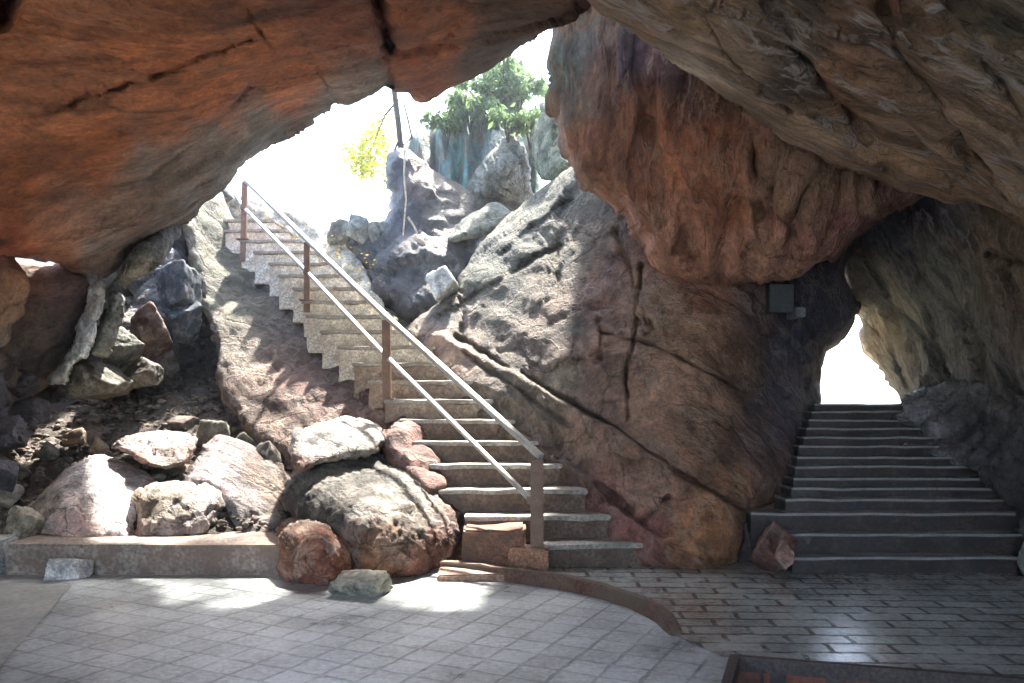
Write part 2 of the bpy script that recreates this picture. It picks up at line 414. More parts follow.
def boulder(name, x0, y0, x1, y1, Y, mat, col, label, seed, group=None, dy=None, rz=0, sub=5, rough=.06, cat='rock', ground=None, sink=.1, tilt=0):
    """boulder seen in the box x0..x1, y0..y1 at distance Y"""
    w = (x1 - x0) / F * Y / 2; hgt = (y1 - y0) / F * Y / 2
    c = P((x0 + x1) / 2, (y0 + y1) / 2, Y); dd = dy or (w + hgt) / 2 * 1.0
    p, f = boulder_geo((1, 1, 1), seed, sub, rough=rough)
    p = p * np.array([w, dd, hgt]) / np.abs(p).max(0)
    M = np.array(Matrix.Rotation(tilt, 3, 'Y') @ Matrix.Rotation(rz, 3, 'Z')); p = p @ M.T
    cc = np.tile(np.array(col, float), (len(p), 1))
    top = np.clip(.5 + 0 * p[:, 2], 0, 1)
    o = mesh_obj(name, p + np.array(c), f, mat, col=cc)
    return tag(o, label, cat, group)

class MB:
    def __init__(s): s.v = []; s.f = []
    def quadbox(s, pts):                 # 8 corners: bottom 4 then top 4 (same winding)
        n = len(s.v); s.v += [tuple(p) for p in pts]
        s.f += [tuple(n + i for i in q) for q in ((3, 2, 1, 0), (4, 5, 6, 7), (0, 1, 5, 4), (1, 2, 6, 5), (2, 3, 7, 6), (3, 0, 4, 7))]
    def box(s, x0, x1, y0, y1, z0, z1):
        s.quadbox([(x0, y0, z0), (x1, y0, z0), (x1, y1, z0), (x0, y1, z0), (x0, y0, z1), (x1, y0, z1), (x1, y1, z1), (x0, y1, z1)])
    def bar(s, a, b, w, hgt, ends=True):       # square-section bar along a-b
        a = Vector(a); b = Vector(b); d = (b - a).normalized()
        up = Vector((0, 0, 1)) if abs(d.z) < .95 else Vector((0, 1, 0))
        sx = d.cross(up).normalized(); uz = sx.cross(d).normalized()
        c = []
        for q in (a, b):
            for sxn, uzn in ((-1, -1), (1, -1), (1, 1), (-1, 1)): c.append(q + sx * sxn * w / 2 + uz * uzn * hgt / 2)
        n = len(s.v); s.v += [tuple(p) for p in c]
        s.f += [tuple(n + i for i in q) for q in ((0, 1, 2, 3), (7, 6, 5, 4), (0, 4, 5, 1), (1, 5, 6, 2), (2, 6, 7, 3), (3, 7, 4, 0))]
    def tube(s, pts, r0, r1, seg=8):
        n = len(s.v); k = len(pts)
        for i, q in enumerate(pts):
            q = Vector(q); d = (Vector(pts[min(i + 1, k - 1)]) - Vector(pts[max(i - 1, 0)])).normalized()
            up = Vector((0, 0, 1)) if abs(d.z) < .9 else Vector((1, 0, 0))
            sx = d.cross(up).normalized(); uz = sx.cross(d); r = r0 + (r1 - r0) * i / max(1, k - 1)
            for j in range(seg):
                t = 2 * math.pi * j / seg; s.v.append(tuple(q + sx * math.cos(t) * r + uz * math.sin(t) * r))
        for i in range(k - 1):
            for j in range(seg):
                j2 = (j + 1) % seg; s.f.append((n + i * seg + j, n + i * seg + j2, n + (i + 1) * seg + j2, n + (i + 1) * seg + j))
        s.f.append(tuple(n + j for j in range(seg))[::-1]); s.f.append(tuple(n + (k - 1) * seg + j for j in range(seg)))
    def build(s, name, mat, parent=None, bevel=0, smooth=False, origin=None, wear=0, cuts=0):
        o = mesh_obj(name, s.v, s.f, mat, parent, smooth=smooth, origin=origin)
        if bevel or wear:
            bm = bmesh.new(); bm.from_mesh(o.data)
            bmesh.ops.recalc_face_normals(bm, faces=bm.faces)
            if cuts: bmesh.ops.subdivide_edges(bm, edges=[e for e in bm.edges if e.calc_length() > .3], cuts=cuts, use_grid_fill=True)
            if bevel: bmesh.ops.bevel(bm, geom=[e for e in bm.edges if len(e.link_faces) == 2 and e.calc_face_angle(0) > .5], offset=bevel, segments=2, affect='EDGES', clamp_overlap=True)
            if wear:
                co = np.array([v.co[:] for v in bm.verts]) + np.array(o.location)[None]
                d = np.stack([fbm(co * 4 + k * 19, 3) for k in range(3)], 1) * wear
                for v, q in zip(bm.verts, d): v.co += Vector(q)
            bm.to_mesh(o.data); bm.free()
        return o

# ------------------------------------------------------------------ materials in use
RED = (.44, .145, .05); REDD = (.32, .10, .045); GREY = (.20, .185, .155); DARK = (.07, .06, .055); TAN = (.33, .235, .16); GREEN = (.19, .20, .13); PALE = (.42, .40, .36); PINK = (.36, .20, .16)
M_slab = rock_mat('iron stained limestone', grain=((.9, .3, .2), 1.8), veins=.15, sc=(.8, .8, 1.0), bump=.06, fine=.85, pale=.12, palecol=(.45, .24, .15), stain=.45, staincol=(.10, .035, .02), crack=.55, crackscale=1.1)
M_fol = rock_mat('foliated limestone', grain=((.75, -.1, -.55), 5), veins=.85, sc=(1.6, 1.6, 1.6), bump=.12, fine=.6, pale=.3, palecol=(.50, .42, .36), stain=.55, crack=.3)
M_flow = rock_mat('streaked_rock', grain=((.06, 0, 1), 3.4), veins=.75, sc=(2.0, 2.0, 2.0), bump=.09, fine=.6, pale=.25, palecol=(.48, .28, .17), stain=.5, staincol=(.07, .03, .02), crack=.15)
M_wall = rock_mat('mottled limestone wall', grain=((.55, .1, -.5), 1.6), veins=.35, sc=(1.2, 1.2, 1.2), bump=.06, fine=.85, pale=.28, palecol=(.42, .33, .26), stain=.45, staincol=(.05, .03, .025), crack=.45, crackscale=1.3)
M_fol2 = rock_mat('striated grey limestone', grain=((.5, -.35, -.75), 5), veins=.7, sc=(1.6, 1.6, 1.6), bump=.10, fine=.8, pale=.3, palecol=(.40, .37, .30), stain=.55, crack=.3)
M_rough = rock_mat('pitted limestone', veins=.3, bump=.045, fine=1.1, pale=.4, palecol=(.5, .47, .42), stain=.6, crack=.5, crackscale=3.5)
M_stone = rock_mat('broken stone', sc=(1.6, 1.6, 1.6), veins=.2, bump=.012, fine=1.0, pale=.35, palecol=(.45, .42, .37), stain=.5, crack=.4, crackscale=2.5)
M_dark = rock_mat('dark damp limestone', bump=.022, fine=1.0, pale=.2, stain=.6, crack=.5, crackscale=3.0, rough=.55)

# ------------------------------------------------------------------ cave shell
# left ceiling
def joints(X, Y):
    l = np.interp(X, [-60, 58, 190, 250, 320, 400], [150, 112, 66, 42, 10, -30]); l2 = np.interp(X, [-60, 20, 110, 228, 283, 345], [260, 240, 190, 112, 60, 30])
    r = np.interp(Y, [-60, 20, 82, 110], [372, 384, 392, 396])
    q = np.stack([X / 60, Y / 60, np.full(len(X), .7)], 1); n = 14 * fbm(q, 3, .6)
    return -.07 / (1 + np.exp(-(Y - l + n) / 1.6)) + .05 / (1 + np.exp(-(Y - l2 + n) / 1.8)) + .12 / (1 + np.exp(-(X - r + n * .4) / 1.5))
rock('cave_ceiling',
     [(-500, -400), (760, -400), (680, -120), (612, -30), (583, 3), (572, 18), (548, 37), (520, 55), (497, 68), (470, 79), (440, 93), (421, 101), (405, 92), (386, 86),
      (368, 97), (350, 104), (335, 100), (320, 112), (300, 127), (285, 140), (262, 151), (240, 169), (222, 188), (205, 204), (190, 224), (172, 232), (150, 245), (130, 262), (108, 280),
      (85, 274), (60, 264), (30, 258), (0, 262), (-60, 290), (-500, 420)],
     [(-500, -400, 2.7), (760, -400, 2.8), (0, 0, 4.7), (300, 0, 4.9), (580, 0, 6.2), (0, 150, 6.0), (200, 150, 7.2), (400, 60, 6.9), (400, 95, 8.2), (550, 35, 7.4), (300, 125, 8.6), (210, 200, 9.0), (80, 265, 8.4),
      (-100, 250, 6.2), (-500, 400, 4.0)],
     [(0, 0, RED), (150, 60, RED), (260, 60, RED), (100, 150, RED), (200, 100, RED), (340, 30, REDD), (300, 80, RED), (430, 30, RED), (430, 70, REDD), (400, 60, REDD), (370, 85, GREY), (500, 40, (.10, .07, .05)), (470, 70, (.12, .09, .07)),
      (330, 110, GREY), (270, 135, GREY), (230, 165, GREY), (170, 190, GREY), (120, 215, (.25, .17, .12)), (60, 225, (.33, .16, .09)), (100, 240, GREY), (30, 200, RED), (0, 235, REDD), (150, 230, GREY), (-300, 0, RED), (300, -300, RED)],
     M_slab, shape=joints, thick=1.5, bulge=.45, rpx=34, h=2.5, amp=(.13, .03, .012), scale=(.6, 1.6, 8), fac=(.05, .7, 2.6), grain=((.9, .35, .05), 2.2), seed=1,
     cracks=[([(58, 112), (120, 92), (190, 66), (250, 42)], 1.4, .16), ([(248, 14), (264, 38), (283, 60)], 1.4, .12), ([(283, 60), (250, 85), (228, 110)], 1.4, .12), ([(300, 30), (318, 62), (328, 88)], 2, .14),
             ([(376, -20), (382, 20), (390, 50), (392, 82)], 5, .9), ([(470, -10), (455, 20), (440, 55)], 3, .12), ([(0, 20), (8, -10)], 6, .5), ([(10, 262), (60, 240), (110, 215), (160, 190)], 3, .10), ([(110, 270), (140, 240), (170, 215), (200, 185)], 4, .2)])
tag(bpy.data.objects['cave_ceiling'], 'orange-red slanting rock ceiling with a grey lower rim over the upper left opening', 'cave ceiling', kind='structure')

# right overhang
def sheets(X, Y):
    u = .52 * X - .85 * Y; v = .85 * X + .52 * Y
    q = np.stack([v / 210, u / 90, np.full(len(X), 2.2)], 1)
    t = u / 52 + 1.3 * fbm(q, 3, .5)
    f = t - np.floor(t); k = _grad[(np.floor(t).astype(np.int64) * 13 + 5) & 4095][:, 0]
    t2 = u / 17 + 2.2 * fbm(q + 9, 3, .5); f2 = t2 - np.floor(t2)
    return (.17 + .08 * k) * (np.minimum(f / .86, (1 - f) / .14) - .5) + .035 * (np.minimum(f2 / .8, (1 - f2) / .2) - .5)
rock('rock_overhang',
     [(560, -400), (582, -100), (586, -8), (600, 14), (625, 28), (650, 47), (690, 75), (720, 98), (752, 118), (785, 140), (820, 155), (855, 172), (880, 181), (905, 193), (925, 194), (950, 206), (973, 201), (1000, 212), (1024, 223), (1100, 255), (1500, 380), (1500, -400)],
     [(585, 0, 6.1), (700, 80, 6.6), (850, 170, 6.9), (970, 200, 6.5), (1024, 222, 6.0), (1500, 380, 3.3), (1500, -400, 2.3), (560, -400, 2.8), (800, 0, 4.7), (1024, 0, 3.9), (1024, 100, 4.8), (850, 100, 5.8)],
     [(650, 20, (.30, .22, .16)), (720, 60, (.26, .2, .15)), (700, 80, PALE), (780, 40, (.16, .12, .09)), (790, 70, (.10, .08, .07)), (850, 80, (.33, .2, .13)), (820, 145, (.40, .33, .27)), (900, 60, (.28, .2, .14)), (950, 100, (.35, .26, .2)), (1000, 60, (.28, .22, .15)),
      (880, 150, (.33, .24, .17)), (960, 180, (.35, .25, .18)), (1000, 150, (.33, .26, .2)), (870, 20, (.25, .15, .10)), (1024, 0, GREY), (700, 10, (.24, .18, .12))],
     M_fol, thick=1.5, bulge=.35, rpx=30, h=2.5, shape=sheets, amp=(.14, .03, .012), scale=(.8, 1.7, 8), fac=(.05, .9, 3.0), grain=((.75, -.1, -.55), 3.2), seed=2, tint=np.array((1.38, 1.2, .98)),
     cracks=[([(770, 0), (800, 50), (850, 110), (900, 190)], 5, .2), ([(880, 0), (905, 60), (960, 120), (1010, 200)], 4, .15), ([(700, 0), (740, 60), (790, 110)], 4, .12), ([(960, 10), (990, 70), (1030, 120)], 4, .12)])
tag(bpy.data.objects['rock_overhang'], 'brown and grey diagonally banded rock overhang filling the upper right', 'rock overhang')

# hanging flowstone
def flute(X, Y): return .06 * np.sin(X / 7.5 + 3.5 * np.sin(Y / 50 + X / 37)) + .02 * np.sin(X / 3.6 + Y / 30 + 2 * np.sin(Y / 21)) + .08 * np.sin(X / 26 + .8 + np.sin(Y / 45))
rock('hanging_rock',
     [(556, 8), (600, -40), (740, 20), (840, 100), (930, 180), (917, 200), (900, 216), (885, 229), (862, 246), (835, 259), (810, 266), (790, 272), (765, 277), (740, 281), (715, 282), (690, 279), (668, 273), (650, 258), (632, 238), (618, 218), (604, 201), (588, 189), (572, 170), (563, 150), (560, 125), (553, 105), (556, 85), (550, 60), (552, 33)],
     [(560, 30, 8.6), (570, 150, 8.7), (650, 100, 7.9), (640, 240, 8.3), (740, 278, 8.35), (760, 150, 7.6), (860, 240, 7.7), (920, 190, 7.6), (700, 40, 7.7)],
     [(565, 60, GREEN), (580, 30, (.16, .13, .09)), (575, 110, (.25, .17, .10)), (600, 80, (.28, .14, .08)), (620, 130, (.34, .135, .065)), (600, 160, (.36, .16, .08)), (650, 110, (.34, .13, .06)), (660, 180, (.34, .135, .065)), (700, 140, (.31, .11, .05)), (720, 200, (.34, .135, .065)), (690, 250, (.36, .16, .09)), (750, 250, (.40, .2, .12)), (770, 170, (.20, .11, .06)), (820, 190, (.26, .15, .08)),
      (860, 200, (.25, .13, .08)), (880, 215, (.28, .13, .08)), (820, 240, (.33, .15, .10)), (630, 60, (.12, .06, .05)), (700, 90, (.16, .08, .05)), (840, 225, (.26, .10, .08)), (640, 230, (.40, .2, .12)), (565, 160, (.3, .2, .13))],
     M_flow, thick=1.4, bulge=.4, rpx=30, h=2.2, amp=(.22, .05, .012), scale=(1.2, 3.0, 10), fac=(.06, 1.5, 4), grain=((.08, 0, 1), 2.8), seed=3, jag=5, tint=np.array((1.45, 1.55, 1.75)), shape=flute,
     cracks=[([(755, 135), (757, 170), (760, 215)], 5, .25), ([(745, 130), (750, 200), (755, 240)], 3, -.12), ([(632, 40), (640, 90), (650, 140)], 4, .12), ([(780, 215), (800, 245)], 3, .15), ([(850, 200), (820, 240)], 3, .12)])
tag(bpy.data.objects['hanging_rock'], 'orange-red fluted hanging rock mass in the centre right under the overhang', 'hanging rock')

# central wall
def ledge(X, Y):
    l = np.interp(X, [440, 462, 540, 600, 660, 745, 800], [330, 345, 385, 421, 460, 512, 540])
    l2 = np.interp(X, [440, 595, 640, 700, 760], [380, 480, 522, 560, 590])
    q = np.stack([X / 40, Y / 40, np.full(len(X), 1.7)], 1); n = 5 * fbm(q, 4, .7)
    return -.16 / (1 + np.exp(-(Y - l + n) / 1.2)) - .12 / (1 + np.exp(-(Y - l2 + n) / 1.3)) + .03 * np.sin(Y / 6 - X / 14) * np.clip((560 - X) / 60, 0, 1)
rock('cave_wall',
     [(590, 150), (592, -60), (950, -60), (925, 205), (860, 240), (848, 262), (846, 272), (853, 287), (862, 305), (858, 322), (845, 340), (826, 352), (820, 368), (818, 385), (820, 403), (815, 430), (806, 455), (795, 480), (775, 502), (748, 514), (744, 535), (738, 562), (722, 574),
      (690, 577), (640, 580), (560, 582), (500, 580), (430, 520), (395, 430), (388, 350), (398, 335), (412, 318), (440, 303), (462, 292), (458, 280), (468, 262), (480, 241), (495, 226), (510, 212), (530, 196), (545, 184), (560, 172), (574, 164)],
     [(545, 183, 11.0), (460, 285, 10.5), (412, 320, 10.5), (480, 385, 9.2), (560, 490, 8.2), (620, 570, 7.55), (700, 572, 7.2), (738, 560, 7.25), (640, 300, 8.7), (700, 400, 7.9), (750, 480, 7.6), (795, 440, 8.6), (820, 390, 9.8), (850, 300, 9.8), (760, 300, 8.9), (700, 200, 9.3), (600, 200, 9.8),
      (850, 220, 9.6), (430, 500, 9.2), (395, 420, 10.3), (600, -60, 9.6), (900, -60, 9.4), (500, 580, 8.2)],
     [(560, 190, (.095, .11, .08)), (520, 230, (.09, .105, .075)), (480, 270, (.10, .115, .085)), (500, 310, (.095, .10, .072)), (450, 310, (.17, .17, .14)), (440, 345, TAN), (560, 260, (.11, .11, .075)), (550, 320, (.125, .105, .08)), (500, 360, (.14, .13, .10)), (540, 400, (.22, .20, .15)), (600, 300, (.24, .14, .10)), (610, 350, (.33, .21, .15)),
      (660, 310, TAN), (680, 350, (.38, .25, .16)), (650, 400, (.36, .23, .15)), (700, 420, (.36, .22, .14)), (730, 350, (.30, .18, .12)), (760, 320, (.14, .10, .09)), (800, 330, (.09, .10, .145)), (780, 400, (.13, .12, .15)), (760, 450, (.22, .15, .13)), (720, 480, (.35, .19, .10)), (700, 540, (.35, .17, .08)),  # bluish right-hand samples paint in the passage skylight
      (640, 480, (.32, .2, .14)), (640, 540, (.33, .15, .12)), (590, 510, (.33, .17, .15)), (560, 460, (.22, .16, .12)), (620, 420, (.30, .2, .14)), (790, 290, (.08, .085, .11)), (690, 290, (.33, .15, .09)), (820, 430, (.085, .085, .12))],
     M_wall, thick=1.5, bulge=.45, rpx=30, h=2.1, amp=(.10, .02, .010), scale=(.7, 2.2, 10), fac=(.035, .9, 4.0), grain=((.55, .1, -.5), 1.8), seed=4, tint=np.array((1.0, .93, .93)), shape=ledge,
     cracks=[([(456, 333), (500, 362), (540, 384), (600, 420), (660, 459), (745, 511)], 1.2, .32), ([(462, 352), (520, 392), (570, 425)], 1.4, .12), ([(640, 262), (637, 320), (627, 370), (628, 425)], 1.1, .26), ([(600, 335), (655, 345), (700, 370), (738, 388), (760, 395)], 1.0, .2),
             ([(738, 370), (737, 400)], 1.4, .1), ([(595, 480), (640, 521), (652, 512), (668, 497)], 1.4, .2), ([(640, 521), (690, 560)], 1.6, .1), ([(600, 320), (602, 362)], 2.4, .08), ([(440, 318), (470, 300), (520, 268), (560, 245)], 1.6, .2), ([(460, 300), (462, 340)], 2, .2), ([(500, 255), (540, 225), (572, 200)], 1.6, .1),
             ([(560, 240), (556, 300)], 2.4, .1), ([(615, 230), (640, 300), (650, 330)], 1.8, .1)])
tag(bpy.data.objects['cave_wall'], 'tall brown rock wall with long diagonal cracks between the two stairways', 'rock wall')

# right wall of the passage
rock('striated_rock',
     [(832, 262), (834, 230), (850, 205), (880, 180), (925, 175), (1000, 190), (1100, 230), (1500, 330), (1500, 800), (1150, 680), (1060, 600), (1030, 560), (1022, 520), (1000, 500), (985, 472), (965, 450), (945, 430), (925, 416), (905, 406), (900, 392), (892, 382), (884, 366), (868, 350), (863, 336),
      (868, 322), (868, 312), (858, 306), (846, 296), (836, 280)],
     [(850, 270, 10.6), (868, 330, 10.8), (900, 400, 10.4), (925, 200, 8.9), (1024, 250, 6.8), (1024, 400, 7.1), (1030, 560, 7.0), (1500, 330, 3.4), (1500, 750, 3.4), (950, 300, 8.8), (960, 440, 8.9)],
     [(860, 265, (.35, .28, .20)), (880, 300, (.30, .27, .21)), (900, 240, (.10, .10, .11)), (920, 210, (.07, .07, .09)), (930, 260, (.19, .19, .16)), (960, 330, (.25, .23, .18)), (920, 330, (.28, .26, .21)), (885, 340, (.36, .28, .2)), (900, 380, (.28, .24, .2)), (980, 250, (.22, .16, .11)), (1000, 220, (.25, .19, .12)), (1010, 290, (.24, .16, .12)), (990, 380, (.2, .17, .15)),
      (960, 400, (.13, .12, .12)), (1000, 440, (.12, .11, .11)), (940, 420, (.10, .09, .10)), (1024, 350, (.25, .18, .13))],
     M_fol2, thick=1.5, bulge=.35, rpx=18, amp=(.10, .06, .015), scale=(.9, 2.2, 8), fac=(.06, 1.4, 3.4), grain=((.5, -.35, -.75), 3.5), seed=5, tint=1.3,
     cracks=[([(912, 250), (930, 285), (960, 320), (1000, 365), (1020, 395)], 3, .25), ([(868, 265), (890, 300), (935, 350), (955, 380)], 2.4, .2), ([(985, 255), (1030, 262)], 3, .22), ([(875, 325), (890, 345), (912, 390)], 2, .14)])
tag(bpy.data.objects['striated_rock'], 'leaning grey rock slab with diagonal grooves right of the lit passage', 'rock wall')

# far left wall and its rocks
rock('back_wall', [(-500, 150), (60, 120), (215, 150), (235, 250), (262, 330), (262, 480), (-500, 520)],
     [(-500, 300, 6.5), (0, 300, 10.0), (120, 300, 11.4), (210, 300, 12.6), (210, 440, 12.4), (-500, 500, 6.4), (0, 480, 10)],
     [(180, 360, (.025, .026, .035)), (200, 300, (.04, .045, .05)), (120, 300, (.12, .11, .09)), (50, 300, (.14, .10, .08)), (0, 400, (.08, .07, .07)), (-200, 300, DARK), (120, 380, (.15, .12, .10))],  # darkest samples put the shade of the pocket into the colour
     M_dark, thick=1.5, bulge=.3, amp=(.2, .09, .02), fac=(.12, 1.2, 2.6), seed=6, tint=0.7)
tag(bpy.data.objects['back_wall'], 'dark back wall of the recess behind the rubble slope at far left', 'rock wall')
rock('leaning_rock', [(-80, 262), (0, 262), (30, 260), (62, 268), (95, 272), (101, 284), (92, 306), (84, 322), (74, 345), (60, 368), (44, 392), (10, 405), (-80, 410)],
     [(-80, 262, 7.6), (0, 300, 8.4), (60, 280, 8.8), (90, 280, 9.0), (50, 380, 8.9), (-80, 400, 7.6)],
     [(30, 280, (.17, .10, .07)), (60, 300, (.16, .11, .10)), (40, 350, (.17, .14, .11)), (10, 370, (.10, .09, .08)), (70, 340, (.14, .12, .11))], M_slab, thick=1.0, bulge=.3, rpx=26, amp=(.06, .02, .006), fac=(.03, 1.5), seed=7)
tag(bpy.data.objects['leaning_rock'], 'smooth dark brown leaning rock beside the painted pale streak', 'rock')
rock('streaked_rock', [(56, 263), (70, 264), (96, 269), (107, 280), (104, 302), (97, 324), (93, 346), (86, 360), (76, 366), (66, 384), (50, 388), (50, 378), (60, 362), (70, 344), (81, 318), (90, 300), (94, 284), (80, 274)],
     [(90, 280, 8.95), (75, 350, 8.75), (50, 385, 8.5), (60, 265, 8.9)], [(60, 265, (.25, .22, .2)), (98, 275, (.28, .27, .25)), (98, 310, (.55, .57, .54)), (85, 335, (.8, .82, .8)), (78, 355, (.6, .66, .62)), (65, 370, (.3, .3, .24)), (55, 388, (.7, .7, .65))], rock_mat('painted light on rock', sc=(2, 2, .8), bump=.03, pale=.2, palecol=(.8, .8, .8), stain=.5, staincol=(.18, .19, .16), crack=.3), thick=.5, bulge=.12, rpx=7, h=2, amp=(.03, .012, .006), fac=(.05, 3.0, 8), seed=8, jag=4.5, tint=.9)  # light on the rock edge painted with near-white samples
tag(bpy.data.objects['streaked_rock'], 'light painted as a pale streak running down between two dark rocks at far left', 'pale streak')
rock('rock_spur', [(-80, 225), (-10, 236), (10, 248), (24, 272), (29, 292), (24, 308), (12, 322), (4, 340), (-20, 352), (-80, 360)],
     [(-80, 240, 6.9), (10, 260, 7.6), (5, 330, 7.8), (-80, 350, 6.9)], [(0, 260, (.22, .09, .06)), (12, 290, (.36, .2, .10)), (10, 310, (.3, .2, .12)), (0, 330, (.25, .22, .17))], M_slab, thick=.8, bulge=.3, rpx=20, amp=(.07, .04, .01), fac=(.05, 2), seed=9)
tag(bpy.data.objects['rock_spur'], 'rounded ochre rock spur at the left edge under the ceiling', 'rock')
rock('wedge_rock', [(106, 284), (118, 270), (134, 250), (148, 234), (163, 217), (176, 216), (180, 228), (174, 246), (160, 262), (142, 276), (122, 289)],
     [(110, 284, 9.2), (170, 220, 9.4), (140, 262, 8.8), (170, 245, 9.4)], [(130, 260, (.24, .23, .17)), (150, 245, (.22, .21, .16)), (165, 240, (.10, .10, .08))], M_rough, thick=.8, bulge=.3, rpx=14, h=2, amp=(.04, .02, .008), fac=(.08, 1.6), seed=10, tint=0.8)
tag(bpy.data.objects['wedge_rock'], 'grey-green wedge of rock jammed under the ceiling rim left of the stairway', 'rock')
rock('pillar_rock', [(104, 287), (120, 291), (127, 298), (123, 318), (118, 340), (108, 356), (88, 358), (92, 344), (98, 324), (105, 303)],
     [(110, 290, 9.3), (110, 350, 9.0), (95, 350, 8.9)], (.19, .20, .15), M_rough, thick=.7, bulge=.2, rpx=10, h=2, amp=(.03, .02, .008), fac=(.05, 2), seed=11, tint=0.7)
tag(bpy.data.objects['pillar_rock'], 'narrow upright grey-green rock right of the white streak', 'rock')
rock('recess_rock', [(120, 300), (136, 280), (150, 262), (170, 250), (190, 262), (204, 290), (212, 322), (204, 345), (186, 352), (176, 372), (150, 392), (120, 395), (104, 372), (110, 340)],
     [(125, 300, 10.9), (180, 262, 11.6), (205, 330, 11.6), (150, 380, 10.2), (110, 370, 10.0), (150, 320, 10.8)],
     [(130, 300, (.12, .12, .09)), (160, 280, (.12, .12, .13)), (190, 300, (.07, .095, .11)), (150, 335, (.14, .075, .05)), (165, 365, (.12, .10, .07)), (125, 360, (.13, .13, .10)), (200, 335, (.03, .03, .045))],  # near-black sample paints the pocket's shade at the right edge
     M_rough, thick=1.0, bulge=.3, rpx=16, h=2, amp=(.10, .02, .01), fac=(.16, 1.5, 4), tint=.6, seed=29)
tag(bpy.data.objects['recess_rock'], 'broken reddish and blue-grey rock filling the recess behind the piled boulders', 'rock')
BR = [  # x0,y0,x1,y1,Y,colour,label
    (96, 330, 142, 372, 9.6, (.24, .25, .19), 'pale diamond-shaped boulder at the foot of the recess'),
    (130, 306, 176, 362, 10.4, (.22, .12, .08), 'reddish brown boulder in the middle of the recess'),
    (152, 262, 196, 318, 11.2, (.14, .17, .19), 'blue-grey boulder high in the recess beside the stair rock'),
    (160, 300, 198, 345, 11.0, (.08, .11, .13), 'dark teal boulder at the edge of the black pocket'),
    (64, 362, 122, 396, 9.2, (.2, .19, .13), 'mossy low boulder under the white streak'),
    (120, 360, 156, 386, 9.6, (.2, .17, .12), 'tan boulder at the bottom of the recess')]
for i, (a, b, c, d, Y, col, lab) in enumerate(BR):
    col = tuple(q * .42 for q in col)  # boulders darkened so their colour carries the recess shade
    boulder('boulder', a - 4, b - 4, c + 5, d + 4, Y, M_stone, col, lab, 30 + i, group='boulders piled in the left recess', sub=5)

# rock under the left stairway
rock('stair_rock',
     [(182, 224), (190, 205), (205, 192), (221, 190), (226, 205), (236, 236), (262, 252), (280, 268), (296, 284), (312, 298), (326, 312), (340, 332), (356, 352), (374, 372), (392, 392), (404, 412), (418, 430), (428, 452), (440, 476), (456, 500), (470, 525), (474, 560), (470, 590),
      (440, 590), (320, 500), (285, 456), (262, 445), (238, 420), (224, 398), (218, 370), (206, 330), (196, 290), (187, 255)],
     [(222, 200, 12.6), (240, 242, 12.5), (280, 272, 11.8), (320, 312, 11.0), (309, 340, 10.5), (365, 370, 9.9), (352, 392, 9.5), (396, 415, 8.9), (430, 470, 8.2), (468, 540, 7.5), (470, 590, 7.1), (220, 390, 9.9), (190, 225, 11.8), (285, 450, 8.8), (250, 330, 10.8), (320, 420, 9.1), (340, 500, 8.2)],
     [(200, 220, (.15, .15, .10)), (215, 260, (.13, .125, .08)), (240, 300, (.14, .13, .085)), (230, 350, (.16, .135, .10)), (280, 320, (.12, .095, .07)), (270, 370, (.17, .11, .08)), (310, 370, (.16, .095, .075)), (330, 400, (.15, .09, .07)), (250, 410, (.17, .12, .09)), (370, 420, (.14, .08, .065)), (420, 490, (.2, .11, .08)), (460, 550, (.24, .10, .06)), (400, 440, (.15, .09, .07))],
     M_wall, thick=1.8, bulge=.22, rpx=12, amp=(.13, .03, .016), scale=(1.0, 3, 12), fac=(.05, 1.5, 5), grain=((.2, 0, .95), 2.4), seed=12)
tag(bpy.data.objects['stair_rock'], 'tall rough rock buttress carrying the left edge of the railed stairway', 'rock wall')

# rocks beyond the upper opening
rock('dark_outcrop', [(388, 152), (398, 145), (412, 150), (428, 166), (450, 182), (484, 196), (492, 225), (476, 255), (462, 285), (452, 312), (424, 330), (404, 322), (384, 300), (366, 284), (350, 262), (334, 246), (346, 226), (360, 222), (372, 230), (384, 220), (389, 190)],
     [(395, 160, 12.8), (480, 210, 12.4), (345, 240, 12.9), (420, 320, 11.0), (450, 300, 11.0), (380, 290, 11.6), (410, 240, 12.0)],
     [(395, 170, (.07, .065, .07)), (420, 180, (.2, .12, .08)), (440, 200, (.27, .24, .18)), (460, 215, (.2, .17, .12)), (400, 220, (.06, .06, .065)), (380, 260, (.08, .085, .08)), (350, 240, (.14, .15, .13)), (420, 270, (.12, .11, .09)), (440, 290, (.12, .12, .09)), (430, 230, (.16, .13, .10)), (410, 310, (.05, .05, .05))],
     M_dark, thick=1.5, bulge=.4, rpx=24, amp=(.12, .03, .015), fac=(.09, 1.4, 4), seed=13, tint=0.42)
tag(bpy.data.objects['dark_outcrop'], 'dark broken rock outcrop beyond the top of the railed stairway', 'rock')
def flute2(X, Y): return .24 * np.sin(X / 3.1 + 1.6 * np.sin(Y / 34 + X / 25)) + .08 * np.sin(X / 1.9 + Y / 30)
rock('fluted_cliff', [(398, 150), (412, 135), (438, 124), (455, 104), (480, 84), (503, 66), (522, 57), (526, 84), (523, 112), (540, 140), (540, 215), (480, 208), (436, 182), (410, 174)],
     [(410, 150, 14.2), (520, 70, 15.0), (530, 200, 13.6), (440, 180, 13.8)],
     [(420, 160, (.16, .18, .15)), (440, 150, (.15, .27, .26)), (455, 170, (.14, .30, .29)), (470, 130, (.12, .22, .19)), (480, 160, (.15, .24, .22)), (500, 100, (.08, .14, .06)), (515, 80, (.12, .2, .05)), (520, 120, (.09, .15, .07))],
     M_flow, thick=1.5, bulge=.3, rpx=12, h=1.8, amp=(.08, .05, .02), fac=(.02, 3), grain=((.1, 0, 1), 5), seed=14, tint=1.25, shape=flute2)
